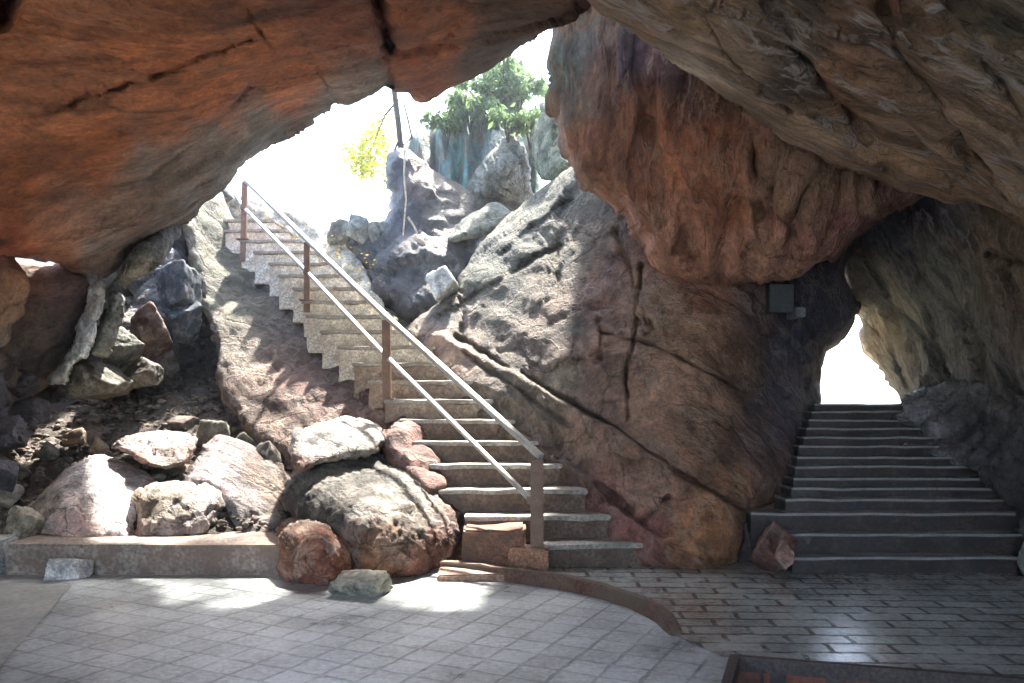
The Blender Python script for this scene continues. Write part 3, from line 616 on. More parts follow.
tag(bpy.data.objects['fluted_cliff'], 'blue-green fluted cliff with hanging folds seen through the upper opening', 'cliff')
rock('peaked_boulder', [(462, 196), (470, 172), (480, 152), (490, 132), (500, 122), (512, 120), (524, 128), (530, 142), (533, 165), (534, 190), (530, 212), (500, 206)],
     [(500, 125, 13.0), (470, 195, 12.7), (505, 170, 12.4), (533, 200, 13.0)], [(490, 150, (.34, .36, .28)), (505, 180, (.24, .24, .2)), (520, 170, (.14, .15, .13)), (480, 190, (.3, .3, .24))], M_rough, thick=1.2, bulge=.5, rpx=20, h=2, amp=(.08, .02, .01), fac=(.14, 1.3, 4), tint=.7, seed=15)
tag(bpy.data.objects['peaked_boulder'], 'pale peaked boulder in front of the blue-green fluted cliff', 'rock')
rock('oval_boulder', [(534, 118), (540, 104), (548, 96), (558, 98), (566, 120), (572, 150), (570, 172), (556, 182), (540, 180), (532, 164), (530, 140)],
     [(545, 105, 11.8), (565, 165, 11.2), (540, 170, 11.6)], (.2, .22, .14), M_rough, thick=1.0, bulge=.4, rpx=22, h=2, amp=(.05, .03, .01), fac=(.05, 1.6), seed=16)
tag(bpy.data.objects['oval_boulder'], 'smooth olive oval boulder against the left edge of the hanging rock', 'rock')
rock('tilted_slab', [(456, 226), (470, 214), (486, 202), (498, 200), (512, 210), (518, 218), (500, 230), (478, 240), (452, 244), (444, 240)],
     [(450, 240, 11.6), (500, 205, 12.0), (510, 218, 11.8)], (.19, .2, .14), M_rough, thick=.7, bulge=.25, rpx=12, h=2, amp=(.03, .02, .01), fac=(.03, 2), seed=17)
tag(bpy.data.objects['tilted_slab'], 'flat tilted olive slab below the peaked boulder', 'rock')
for i, (a, b, c, d, Y, col, lab) in enumerate([
        (426, 258, 464, 304, 10.7, (.72, .74, .66), 'small bright white boulder right of the stairway beside the wall'),
        (328, 218, 352, 250, 12.9, (.13, .14, .11), 'leftmost small dark rock at the top of the stairway'),
        (346, 212, 374, 246, 12.7, (.3, .33, .3), 'grey-green rock on the rim at the top of the stairway'),
        (366, 220, 390, 252, 12.6, (.2, .22, .19), 'small rock leaning on the dark outcrop at the stair top')]):
    boulder('boulder', a, b, c, d, Y, M_stone, col, lab, 50 + i, sub=4)

# ------------------------------------------------------------------ shell behind and above the camera
def shell(name, x0, x1, y0, y1, z0, z1, col, label, mat, n=.35, seed=0, step=.28):
    vs = []; fs = []; n0 = 0
    bm = bmesh.new(); bmesh.ops.create_cube(bm, size=1)
    for v in bm.verts: v.co = Vector((x0 if v.co.x < 0 else x1, y0 if v.co.y < 0 else y1, z0 if v.co.z < 0 else z1))
    for k in range(6):
        es = [e for e in bm.edges if e.calc_length() > step * 2]
        if not es: break
        bmesh.ops.subdivide_edges(bm, edges=es, cuts=1, use_grid_fill=True)
    bmesh.ops.triangulate(bm, faces=bm.faces); bmesh.ops.recalc_face_normals(bm, faces=bm.faces)
    v = np.array([q.co[:] for q in bm.verts]); f = np.array([[q.index for q in x.verts] for x in bm.faces]); bm.free()
    nm = tri_normals(v, f); v = v + nm * (n * (.8 * fbm(v * .5 + seed, 4) + .15 * facets(v * 1.1, seed)[0]))[:, None]
    o = mesh_obj(name, v, f, mat, col=np.tile(np.array(col, float), (len(v), 1)))
    return tag(o, label, 'cave wall', kind='structure')
shell('cave_roof', -7.5, 7.5, -3.8, 4.4, 4.05, 5.3, RED, 'rock roof of the cave over the viewer', M_slab, seed=1)
shell('side_wall', -7.8, -6.2, .5, 10.5, -.5, 5, TAN, 'left side rock wall of the cave chamber', M_wall, seed=2)
shell('side_wall', 4.6, 6.0, -4, 5.6, -.5, 5, TAN, 'right side rock wall of the cave chamber', M_wall, seed=3)
shell('added_sun_block', -1.3, 3.2, 7.45, 9.3, 5.6, 7.0, GREY, 'unseen block added on the cave roof to cut the sun', M_wall, n=.15, seed=6)  # unseen block added to keep direct sun off the floor
shell('passage_roof', 1.1, 8.0, 8.45, 10.9, 4.1, 5.4, GREY, 'rock roof over the right stair passage', M_wall, n=.2, seed=4)
shell('passage_wall', 5.2, 6.6, 6.5, 11.2, -.3, 4.6, GREY, 'hidden rock behind the right wall of the passage', M_wall, n=.2, seed=5)

# ------------------------------------------------------------------ ground
def sheet(name, outer, hole, z, mat, label, thick=0):
    polys = [[Vector((x, y, 0)) for x, y in outer]] + ([[Vector((x, y, 0)) for x, y in hole]] if hole else [])
    tris = tessellate_polygon(polys); pts = [p for q in polys for p in q]
    v = [(p.x, p.y, z) for p in pts]; o = mesh_obj(name, v, [tuple(t) for t in tris], mat, smooth=False, origin=(0, 0, 0))
    bm = bmesh.new(); bm.from_mesh(o.data)
    bmesh.ops.recalc_face_normals(bm, faces=bm.faces)
    if bm.faces and bm.faces[0].normal.z < 0: bmesh.ops.reverse_faces(bm, faces=bm.faces)
    bm.to_mesh(o.data); bm.free()
    return tag(o, label, 'floor', kind='structure')
def FL(x, y, z=0):
    Y = F * (CZ - z) / (y - HY); return ((x - CX) / F * Y, Y)
pit = [(1.24, 4.70), (2.62, 4.33), (2.3, 3.2), (.86, 3.62)]
M_pavL = paver_mat('worn square pavers', (.53, .575, .565), (.43, .47, .46), (.33, .35, .34), math.radians(26), .22, .21, 0.0, .24, .45)
M_pavR = paver_mat('damp brick pavers', (.48, .515, .475), (.37, .40, .37), (.13, .14, .12), math.radians(2), .37, .175, .5, .08, .24, msize=.018, coat=1.0)
M_slabc = simple_mat('smooth concrete slab', (.36, .38, .35), .6, .25, 3, .004, speck=.15)
sheet('floor', [(-80, -60), (80, -60), (80, 7.0), (80, 9), (-80, 9)], pit, 0.0, M_pavL, 'pale square stone pavers covering the cave floor in the foreground')
curb_line = [FL(440, 572), FL(480, 576), FL(520, 582), FL(560, 588), FL(600, 597), FL(630, 607), FL(652, 619), FL(669, 633)]
sheet('paving', curb_line + [FL(722, 657), (1.24 - .07, 4.79), (1.26, 4.77), (2.67, 4.40), (6.4, 3.4), (6.4, 7.6), (2.0, 7.9), (-.4, 7.9), (-.5, 7.2)], None, .005, M_pavR, 'damp grey brick paving in rows before the right stairs')
sheet('concrete_slab', [FL(72, 587), FL(0, 668), FL(-60, 760), (-6, 3.2), (-6.2, 6.5), FL(0, 584)], None, .012, M_slabc, 'smooth grey concrete slab at the lower left corner of the floor')

# curb
M_redc = simple_mat('red brown concrete', (.13, .065, .045), .75, .5, 5, .012, dirt=(.12, .10, .07))
def strip(name, line, w, z0, z1, mat, label, cat):
    mb = MB(); n = len(line)
    for i in range(n):
        a = Vector(line[max(i - 1, 0)] + (0,)); b = Vector(line[min(i + 1, n - 1)] + (0,)); d = (b - a).normalized(); nn = Vector((-d.y, d.x, 0)); p = Vector(line[i] + (0,))
        zt = z1 if i < n - 2 else z1 * (.75 if i == n - 2 else .4)
        for s, z in ((0, z0), (0, zt), (1, zt), (1, z0)): q = p + nn * w * s; mb.v.append((q.x, q.y, z))
    for i in range(n - 1):
        for j in range(3): a = i * 4 + j; mb.f.append((a, a + 4, a + 5, a + 1))
    mb.f.append((0, 1, 2, 3)); mb.f.append(tuple((n - 1) * 4 + k for k in (3, 2, 1, 0)))
    o = mb.build(name, mat, bevel=.008, wear=.02); return tag(o, label, cat)
def smooth_line(l, k=4):
    t = np.arange(len(l)); tt = np.linspace(0, len(l) - 1, (len(l) - 1) * k + 1); a = np.array(l)
    return [(float(np.interp(q, t, a[:, 0])), float(np.interp(q, t, a[:, 1]))) for q in tt]
strip('curb', smooth_line([(x, y - .06) for x, y in curb_line]), .075, -.02, .10, M_redc, 'low curved red-brown curb running from the stair foot over the paving', 'curb')

# pit at the lower right
M_brickred = paver_mat('old red brick', (.28, .09, .05), (.16, .07, .05), (.08, .07, .06), 0, .22, .08, .5, .6, .85)
root = empty('planter_pit', (1.7, 4.0, 0)); tag(root, 'sunken brick-lined pit with a dark rim cut in the paving at lower right', 'pit')
pitc = [Vector((x, y, 0)) for x, y in pit]; cen = sum(pitc, Vector()) / 4
mb = MB(); mbr = MB()
for i in range(4):
    a = pitc[i]; b = pitc[(i + 1) % 4]
    oa = a + (a - cen).normalized() * .045; ob = b + (b - cen).normalized() * .045
    ia = a - (a - cen).normalized() * .02; ib = b - (b - cen).normalized() * .02
    mbr.quadbox([ia + Vector((0, 0, -.05)), ib + Vector((0, 0, -.05)), ob + Vector((0, 0, -.05)), oa + Vector((0, 0, -.05)), ia + Vector((0, 0, .03)), ib + Vector((0, 0, .03)), ob + Vector((0, 0, .03)), oa + Vector((0, 0, .03))])
    mb.quadbox([a + Vector((0, 0, -.6)), b + Vector((0, 0, -.6)), ob + Vector((0, 0, -.6)), oa + Vector((0, 0, -.6)), a + Vector((0, 0, -.053)), b + Vector((0, 0, -.053)), ob + Vector((0, 0, -.053)), oa + Vector((0, 0, -.053))])
o = mb.build('wall', M_brickred, origin=(1.7, 4.0, 0)); o.location = (0, 0, 0); o.parent = root
o = mbr.build('rim', simple_mat('dark damp concrete', (.07, .05, .045), .6), origin=(1.7, 4.0, 0)); o.location = (0, 0, 0); o.parent = root
mb = MB(); mb.quadbox([p + Vector((0, 0, -.62)) for p in pitc] + [p + Vector((0, 0, -.5)) for p in pitc])
o = mb.build('soil', simple_mat('dark soil', (.06, .04, .03), .9, bump=.03), origin=(1.7, 4.0, 0)); o.location = (0, 0, 0); o.parent = root

# hillside outside the cave
xs = np.concatenate([np.linspace(-120, -7, 12), np.linspace(-6, 8, 40), np.linspace(9, 120, 12)]); ys = np.concatenate([np.linspace(0, 6, 14), np.linspace(7, 180, 20)])
V = []; 
for yy in ys:
    for x in xs:
        t = min(1, max(0, (x - 1.2) / 1.6)); t = t * t * (3 - 2 * t)
        y0 = 13.7 * (1 - t) + 10.0 * t; top = 3.98 * (1 - t) + 1.30 * t
        V.append((x, y0 + yy, top + .25 * math.sin(x * .9) * min(1, yy / 4) * .4 - (.0 if yy > .3 else 0) + (yy * .012 if t < .5 else -.01 * yy)))
nx = len(xs); Fs = [(j * nx + i, j * nx + i + 1, (j + 1) * nx + i + 1, (j + 1) * nx + i) for j in range(len(ys) - 1) for i in range(nx - 1)]
V += [(V[i][0], V[i][1] + .02, -1.) for i in range(nx)]; b0 = len(V) - nx
Fs += [(b0 + i, b0 + i + 1, i + 1, i) for i in range(nx - 1)]
tag(mesh_obj('hill', np.array(V), Fs, simple_mat('dry leafy earth', (.30, .27, .18), .9, .5, 3, .03), origin=(0, 0, 0)), 'sunlit earth outside the cave', 'hillside', kind='structure')

# rubble slope at left
def slope_z(x, y):
    t = np.clip((y - 7.25) / 3.9, 0, 1.3); return .12 + 1.38 * t ** .9
gx = np.arange(-7.6, -1.2, .035); gy = np.arange(7.0, 12.4, .035); X, Y = np.meshgrid(gx, gy); Xr, Yr = X.ravel(), Y.ravel()
q = np.stack([Xr, Yr, np.zeros(len(Xr))], 1)
Z = slope_z(Xr, Yr) + .16 * fbm(q * 1.3, 4) + .05 * facets(q * 3.5)[0] + .03 * facets(q * 8, 3)[0] + .02 * fbm(q * 12, 3)
Z = np.where(Yr < 7.3, .1, Z)
idx = np.arange(len(Xr)).reshape(X.shape); fq = np.stack([idx[:-1, :-1].ravel(), idx[:-1, 1:].ravel(), idx[1:, 1:].ravel(), idx[1:, :-1].ravel()], 1)
tag(mesh_obj('rubble_slope', np.stack([Xr, Yr, Z], 1), fq, rock_mat('rubble earth', bump=.04, base=(.085, .065, .05), fine=1.2, pale=.35, palecol=(.3, .26, .2), crack=.2)), 'dark stony slope rising behind the left ledge', 'slope', kind='structure')
# loose stones: uncountable gravel on the slope, one object
vv = []; ff = []; n0 = 0; cc = []
geos = [boulder_geo((1, .85, .6), 200 + k, 2, rough=.08) for k in range(8)]
for k in range(4200):
    x = RNG.uniform(-7.2, -1.8); y = RNG.uniform(7.35, 11.6)
    s = .014 + .075 * RNG.rand() ** 3.5
    z = float(slope_z(x, y)) + .02
    p, f = geos[k % 8]; a = RNG.uniform(0, 6.28); c, s_ = math.cos(a), math.sin(a)
    R = np.array([[c, -s_, 0], [s_, c, 0], [0, 0, 1]]); pp = (p * s) @ R.T + np.array([x, y, z + .08 * float(perlin(np.array([[x * 1.3, y * 1.3, 0.]]))[0])])
    vv.append(pp); ff.append(f + n0); n0 += len(p); t = RNG.uniform(.35, 1.5)
    cc.append(np.tile(np.array([.15, .12, .095]) * t * RNG.uniform(.9, 1.1, 3), (len(p), 1)))
o = mesh_obj('gravel', np.concatenate(vv), np.concatenate(ff), M_rough, col=np.concatenate(cc), smooth=False)
tag(o, 'loose gravel and stone chips scattered over the slope at left', 'gravel', kind='stuff')

# medium stones on the slope, individuals
sp = [(60, 408, 88, 432, 9.3, (.34, .24, .15), 'ochre pitted stone above the big white boulder'), (84, 412, 108, 440, 9.1, (.38, .28, .18), 'larger ochre stone beside the pitted one above the white boulder'),
      (36, 428, 60, 458, 8.8, (.27, .27, .23), 'grey stone in the shade left of the ochre stones'), (190, 396, 228, 436, 9.3, (.24, .23, .17), 'knobbly olive stone in the middle of the slope under the stair rock'),
      (226, 398, 262, 430, 9.1, (.2, .2, .15), 'smooth grey-green stone leaning at the foot of the stair rock'), (168, 390, 200, 410, 9.9, (.22, .16, .13), 'flat brown stone at the back of the slope'),
      (252, 404, 286, 452, 8.7, (.17, .15, .13), 'dark upright stone between the stair rock and the big boulder'), (5, 440, 34, 462, 8.5, (.2, .2, .17), 'small stone at the far left of the slope'),
      (132, 404, 150, 418, 9.5, (.34, .27, .24), 'small pink stone in the middle of the slope'), (146, 420, 176, 436, 9.0, (.2, .19, .17), 'grey stone just above the flat topped slab')]
def slope_full(x, y):
    q = np.array([[x, y, 0.]]); return float(slope_z(x, y) + .16 * fbm(q * 1.3, 4)[0] + .05 * facets(q * 3.5)[0][0])
for i, (a, b, c, d, Y, col, lab) in enumerate(sp):
    o = boulder('stone', a, b, c, d, Y, M_stone, tuple(q * .62 for q in col), lab, 70 + i, group='stones on the rubble slope', sub=4, rough=.05)
    o.location.z = slope_full(o.location.x, o.location.y) - .28 * o.dimensions.z
# dark rocks at far left
for i, (a, b, c, d, Y) in enumerate([(-40, 368, 20, 420, 8.2), (-10, 366, 40, 400, 8.7), (-40, 408, 26, 460, 7.9), (12, 396, 46, 430, 8.6), (-30, 448, 22, 505, 7.7)]):
    boulder('dark_rock', a, b, c, d, Y, M_dark, (.07, .07, .08), ['black jagged rock topmost in the pile at the left edge', 'dark rock right of the topmost one, under the leaning rock', 'large black rock in the middle of the left edge pile', 'small dark rock jutting from the left edge pile', 'lowest dark rock of the left edge pile'][i], 90 + i, group='dark rocks at the left edge', sub=5, rough=.07)

# ------------------------------------------------------------------ ledge and its boulders
mb = MB(); mb.box(-4.13, -1.85, 6.9, 7.6, -.02, .245)
tag(mb.build('stone_ledge', simple_mat('dusty ledge concrete', (.30, .25, .21), .85, .35, 4, .01, dirt=(.19, .13, .10)), bevel=.012, wear=.03, cuts=5), 'low brown concrete ledge holding back the boulders at left', 'ledge')
mb = MB(); mb.box(-4.5, -4.16, 6.75, 7.2, -.01, .28)
tag(mb.build('stone_block', simple_mat('pale block', (.45, .47, .46), .8), bevel=.02, wear=.03, cuts=1), 'small pale block at the left end of the ledge', 'block')
WH = (.68, .62, .60)  # near-white that puts sun glare into the boulder and slab top
rock('white_boulder', [(14, 536), (22, 512), (42, 496), (60, 478), (78, 460), (92, 453), (110, 455), (128, 462), (146, 470), (156, 480), (152, 500), (142, 518), (140, 538), (130, 548), (60, 548), (25, 546)],
     [(20, 530, 7.5), (80, 545, 7.1), (140, 535, 7.3), (80, 500, 7.6), (90, 460, 8.3), (150, 478, 8.1)], [(90, 480, WH), (60, 530, (.60, .42, .36)), (30, 510, (.5, .45, .36)), (120, 520, (.6, .52, .48)), (130, 480, WH)], M_rough, thick=.9, bulge=.35, rpx=22, h=2, amp=(.04, .018, .008), fac=(.035, 1.3, 5), grain=((1, 0, -.1), 2.2), tint=1.12, seed=20, jag=1.5)
tag(bpy.data.objects['white_boulder'], 'largest white sunlit boulder on the ledge at left', 'rock')
rock('topped_slab', [(112, 446), (122, 440), (142, 433), (165, 430), (186, 431), (196, 440), (192, 456), (184, 466), (168, 470), (150, 470), (132, 458)],
     [(115, 446, 8.2), (150, 465, 7.9), (180, 462, 8.0), (160, 434, 8.6), (150, 450, 8.2)], [(150, 440, WH), (170, 438, WH), (140, 458, (.2, .09, .06)), (170, 462, (.10, .08, .06)), (185, 455, (.2, .12, .09))], M_rough, thick=.7, bulge=.25, rpx=10, h=1.8, amp=(.03, .02, .01), fac=(.05, 2.4), seed=21, colwarp=6)
tag(bpy.data.objects['topped_slab'], 'dark red slab with sunlight painted on its flat top resting above the white boulder', 'rock')
rock('low_boulder', [(134, 536), (138, 515), (134, 498), (148, 488), (166, 484), (184, 480), (204, 482), (220, 492), (226, 510), (218, 528), (200, 540), (170, 545), (145, 546)],
     [(140, 530, 7.35), (200, 535, 7.3), (170, 495, 7.5), (215, 490, 7.7)], [(150, 500, (.4, .3, .22)), (145, 525, (.25, .10, .08)), (180, 505, (.38, .33, .26)), (205, 510, (.42, .36, .34)), (170, 530, (.4, .33, .3))], M_rough, thick=.7, bulge=.3, rpx=16, h=2, amp=(.05, .01, .008), fac=(.06, 2.0, 7), seed=22)
tag(bpy.data.objects['low_boulder'], 'low pitted brown boulder between the white boulder and the sloping rock', 'rock')
rock('sloping_rock', [(180, 490), (190, 468), (204, 446), (218, 436), (238, 442), (262, 452), (284, 462), (292, 490), (290, 525), (270, 540), (240, 545), (226, 520), (214, 496)],
     [(190, 480, 7.9), (220, 440, 8.6), (285, 465, 8.4), (285, 530, 7.6), (240, 540, 7.45), (240, 480, 8.0)], [(205, 465, (.5, .42, .42)), (220, 445, (.36, .27, .27)), (250, 470, (.2, .15, .12)), (270, 500, (.19, .14, .10)), (215, 485, (.46, .4, .4)), (240, 520, (.4, .37, .36))], M_wall, thick=.9, bulge=.3, rpx=16, h=2, amp=(.04, .01, .008), fac=(.05, 1.3, 5), grain=((.8, 0, -.4), 2.0), seed=23, tint=.75)
tag(bpy.data.objects['sloping_rock'], 'pinkish grey sloping rock left of the big foreground boulder', 'rock')
boulder('stone', 4, 500, 40, 545, 7.35, M_stone, (.36, .33, .25), 'speckled olive stone at the left foot of the white boulder', 101, sub=4, rough=.1)
boulder('stone', -10, 478, 22, 512, 7.7, M_stone, (.3, .26, .2), 'small tan stone at the left edge above the ledge', 102, sub=4)

# big foreground boulder group
BG = (.36, .34, .29)
rock('big_boulder', [(284, 506), (288, 486), (296, 470), (308, 460), (326, 454), (352, 451), (380, 452), (402, 462), (424, 478), (446, 498), (461, 512), (464, 530), (458, 548), (446, 562), (438, 580), (420, 592), (360, 594), (335, 590), (330, 560), (300, 530)],
     [(290, 490, 7.2), (370, 456, 7.9), (455, 520, 7.2), (440, 580, 6.7), (350, 590, 6.6), (370, 520, 6.7), (320, 540, 6.75)],
     [(330, 480, BG), (370, 470, (.36, .35, .30)), (400, 490, (.34, .32, .27)), (350, 510, (.38, .35, .30)), (420, 520, (.30, .26, .21)), (440, 540, (.30, .15, .11)), (400, 545, (.28, .18, .13)), (360, 550, (.27, .14, .09)), (420, 570, (.3, .12, .08)), (370, 575, (.30, .14, .08)), (300, 480, (.36, .34, .3)), (295, 505, (.1, .09, .08))],
     M_rough, thick=1.3, bulge=.6, rpx=48, h=1.8, amp=(.08, .022, .028), scale=(1.3, 5, 19), fac=(.03, 2.2, 9), seed=24, tint=.62)
tag(bpy.data.objects['big_boulder'], 'biggest grey pitted boulder at the foot of the railed stairway', 'rock')
rock('red_boulder', [(276, 545), (279, 526), (290, 517), (306, 514), (322, 520), (338, 522), (350, 530), (358, 545), (356, 568), (345, 584), (330, 592), (300, 592), (282, 588), (275, 568)],
     [(280, 530, 6.8), (350, 535, 6.75), (315, 560, 6.35), (300, 588, 6.45), (345, 585, 6.5)], [(300, 540, (.32, .15, .09)), (330, 550, (.34, .16, .10)), (310, 575, (.30, .12, .08)), (310, 520, (.42, .32, .25)), (345, 570, (.3, .13, .08))],
     M_rough, thick=1.0, bulge=.4, rpx=26, h=1.8, amp=(.05, .01, .014), scale=(1.5, 6, 16), fac=(.04, 1.6, 7), seed=25)
tag(bpy.data.objects['red_boulder'], 'smaller rounded red-brown boulder in front of the big grey boulder', 'rock')
rock('upper_boulder', [(290, 442), (292, 430), (308, 424), (324, 418), (345, 415), (366, 418), (384, 426), (388, 440), (378, 454), (350, 458), (322, 464), (300, 474), (292, 466)],
     [(292, 440, 7.6), (380, 430, 8.2), (340, 455, 7.5), (340, 420, 8.2)], [(310, 430, (.6, .58, .54)), (350, 428, (.5, .48, .44)), (330, 448, (.5, .42, .36)), (300, 462, (.36, .2, .14)), (370, 445, (.3, .26, .2))],
     M_rough, thick=.9, bulge=.3, rpx=16, h=2, amp=(.04, .01, .01), fac=(.05, 1.6, 7), seed=26, tint=.9)
tag(bpy.data.objects['upper_boulder'], 'pale topped boulder resting behind the big grey boulder', 'rock')
rock('shaded_boulder', [(384, 452), (388, 432), (398, 422), (412, 424), (424, 440), (440, 462), (448, 486), (440, 500), (420, 490), (400, 474)],
     [(390, 440, 8.2), (430, 470, 7.9), (440, 495, 7.6)], (.22, .12, .10), M_wall, thick=.8, bulge=.2, rpx=12, h=2.4, seed=27)
tag(bpy.data.objects['shaded_boulder'], 'dull red rock wedged between the big boulder and the lower steps', 'rock')
# stones on the floor
def floor_stone(x0, y0, x1, y1, ybase, col, label, seed):
    Y = F * CZ / (ybase - HY); boulder('stone', x0, y0, x1, y1 + 4, Y, M_stone, col, label, seed, sub=5, rough=.045)
floor_stone(50, 556, 92, 580, 577, (.66, .64, .6), 'small angular pale stone on the floor before the ledge', 110)
floor_stone(330, 570, 396, 597, 594, (.30, .29, .23), 'mottled grey stone lying on the pavers before the big boulder', 111)

# boulders by right stairs
for i, (a, b, c, d, Y, col, lab) in enumerate([
        (750, 521, 801, 577, 6.98, (.2, .10, .08), 'reddish stone at the left end of the right stairs'), (728, 512, 776, 572, 7.5, (.08, .06, .06), 'dark rock in the corner between the rock wall and the right stairs'),
        (770, 536, 796, 572, 6.85, (.38, .22, .17), 'small pink stone beside the lowest right step'),
        (1016, 530, 1060, 580, 6.9, (.2, .2, .18), 'grey stone cut by the right edge beside the lowest step')]):
    boulder('boulder', a, b, c, d, Y, M_dark if i == 1 else M_stone, col, lab, 120 + i, sub=5, rough=.06)

rock('jagged_rock', [(889, 416), (902, 404), (925, 392), (952, 384), (1000, 376), (1080, 370), (1080, 640), (1030, 560), (1018, 530), (1016, 505), (1000, 498), (984, 484), (958, 474), (930, 462), (905, 452), (888, 446), (902, 436), (918, 430), (900, 426)],
     [(890, 416, 8.7), (890, 446, 8.3), (950, 390, 8.7), (1024, 400, 7.3), (1024, 520, 7.0), (1080, 600, 6.6), (960, 460, 8.0)],
     [(898, 412, (.3, .29, .3)), (900, 444, (.34, .33, .34)), (920, 440, (.2, .19, .2)), (940, 420, (.11, .105, .11)), (980, 440, (.09, .085, .09)), (1000, 400, (.12, .10, .09)), (1010, 480, (.07, .065, .065)), (940, 395, (.16, .15, .14))],
     M_dark, thick=1.2, bulge=.3, rpx=16, h=2.2, amp=(.12, .05, .02), scale=(1.3, 3, 9), fac=(.09, 1.8, 5), grain=((.6, -.3, -.7), 2.2), seed=28)
tag(bpy.data.objects['jagged_rock'], 'dark jagged rock with pale tips reaching over the right side of the right stairs', 'rock')
# ------------------------------------------------------------------ left stairway
M_tread = simple_mat('worn concrete tread', (.34, .32, .28), .6, .3, 4, .006, dirt=(.22, .19, .15))
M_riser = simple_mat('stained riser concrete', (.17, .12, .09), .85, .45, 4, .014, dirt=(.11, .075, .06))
M_riserM = simple_mat('paler riser concrete', (.34, .27, .21), .85, .4, 4, .014, dirt=(.18, .12, .09)); M_riserSun = simple_mat('risers painted sunlit', (.76, .71, .60), .85, .35, 5, .02, dirt=(.42, .34, .24))  # upper risers near-white: sunlight put into their colour
st = empty('stairway', (0.5, 7.1, 0)); tag(st, 'railed concrete stairway climbing left to the upper opening', 'stairway')
Lx = [540, 466, 440, 418, 406, 400, 385, 369, 353, 338, 321, 307, 303, 293, 279, 269, 254, 240, 225, 214]
Rx = [645, 610, 570, 545, 522, 500, 478, 460, 436, 420, 398, 380, 360, 346, 334, 320, 306, 292, 278, 264]
for i in range(20):
    n = i + 1; z = .2 * n; Y0 = 7.12 + .28 * i; yb = Y0 + (.46 if i < 19 else 1.3)
    xl = (Lx[i] - CX) / F * Y0; xr = (Rx[i] - CX) / F * Y0 + (.15 if i > 1 else 0)
    skew = .10 if i == 0 else (.05 if i == 1 else 0)
    mb = MB(); zb = max(-.02, z - .45)
    dl = .05 * RNG.randn() * .3
    mb.quadbox([(xl, Y0 + .02, zb), (xr - .01, Y0 + .02 + skew, zb), (xr - .01, yb, zb), (xl, yb, zb), (xl, Y0 + .02, z - .042), (xr - .01, Y0 + .02 + skew, z - .042), (xr - .01, yb, z - .042), (xl, yb, z - .042)])
    s = mb.build('step', M_riserSun if i >= 9 else (M_riserM if i >= 6 else M_riser), origin=(xl, Y0, z), bevel=.006, wear=.034, cuts=9)
    s.location = Vector((xl, Y0, z)) - Vector((0.5, 7.1, 0)); s.parent = st
    mt = MB()
    mt.quadbox([(xl - .012, Y0 - .015, z - .040), (xr + .01, Y0 - .015 + skew, z - .040), (xr + .01, yb - .01, z - .040), (xl - .012, yb - .01, z - .040), (xl - .012, Y0 - .015, z), (xr + .01, Y0 - .015 + skew, z), (xr + .01, yb - .01, z), (xl - .012, yb - .01, z)])
    t = mt.build('tread', M_tread, origin=(xl, Y0, z), bevel=.008, wear=.019, cuts=9); t.location = (0, 0, 0); t.parent = s
# brick footing under the left ends of steps 1-2
mb = MB(); mb.box(-.42, .10, 7.0, 7.36, -.02, .345)
o = mb.build('side_block', simple_mat('red brick footing', (.26, .13, .08), .85, .5, 5, .02, dirt=(.12, .07, .05)), origin=(.5, 7.1, 0), bevel=.02, wear=.05, cuts=3); o.location = (0, 0, 0); o.parent = st
mb = MB(); mb.box(-.03, .29, 6.78, 7.06, -.02, .215)
o = mb.build('post_footing', simple_mat('footing block', (.33, .17, .10), .85, .4, 6, .015), origin=(.5, 7.1, 0), bevel=.015, wear=.03, cuts=2); o.location = (0, 0, 0); o.parent = st
mb = MB(); mb.box(-.58, .22, 6.66, 7.1, -.02, .06)
o = mb.build('foot_slab', simple_mat('foot slab', (.27, .17, .12), .8, .4, 5, .015), origin=(.5, 7.1, 0), bevel=.01, wear=.03, cuts=3); o.location = (0, 0, 0); o.parent = st

# handrail
M_post = simple_mat('rusty brown painted steel', (.21, .12, .075), .6, .35, 8, .003, speck=.2, dirt=(.16, .10, .07))
M_rail = simple_mat('pale weathered steel rail', (.42, .42, .39), .45, .25, 7, .002, speck=.2, dirt=(.33, .31, .27))
hr = empty('handrail', (.2, 6.95, 0)); tag(hr, 'steel handrail with brown posts and two pale rails along the left stairway', 'handrail')
top = [P(539, 455, 6.95), P(387, 317, 8.8), P(307, 240, 10.5), P(245, 180, 11.9)]
base = [P(537, 552, 6.93), P(387, 394, 8.85), P(307, 306, 10.5), P(243, 256, 11.9)]
low = [P(531, 500, 6.95), P(387, 357, 8.8), P(307, 272, 10.5), P(244, 208, 11.9), P(229, 186, 12.3)]
R0 = Vector((.2, 6.95, 0))
def child(mb, name, mat, bevel=.006):
    o = mb.build(name, mat, origin=R0, bevel=bevel); o.location = (0, 0, 0); o.parent = hr; return o
for i in range(4):
    mb = MB(); w = (.105, .085, .07, .075)[i]; b = Vector(base[i]); t = Vector(top[i]); t.x = b.x if i < 3 else t.x; t.z -= .03
    mb.bar(b - Vector((0, 0, .08)), t, w, w * .8); child(mb, 'post', M_post)
for i in range(4):
    mb = MB(); b = Vector(base[i]); b.z += (-.0 if i else .04); zf = [.215, 1.40, 2.6, 3.6][i]
    mb.box(b.x - .085, b.x + .085, b.y - .07, b.y + .07, zf + .001, zf + .014); child(mb, 'base_plate', M_post, .003)
for i in range(4):
    mb = MB(); q = Vector(low[i]); q.y -= .0; mb.box(q.x - .035, q.x + .035, q.y - .055, q.y + .04, q.z - .03, q.z + .03); child(mb, 'bracket', M_post, .004)
mb = MB()
for i in range(3): mb.bar(Vector(top[i]) + (Vector(top[i]) - Vector(top[i + 1])).normalized() * .03, Vector(top[i + 1]), .062, .045)
child(mb, 'top_rail', M_rail)
mb = MB()
for i in range(4): mb.bar(Vector(low[i]), Vector(low[i + 1]), .045, .035)
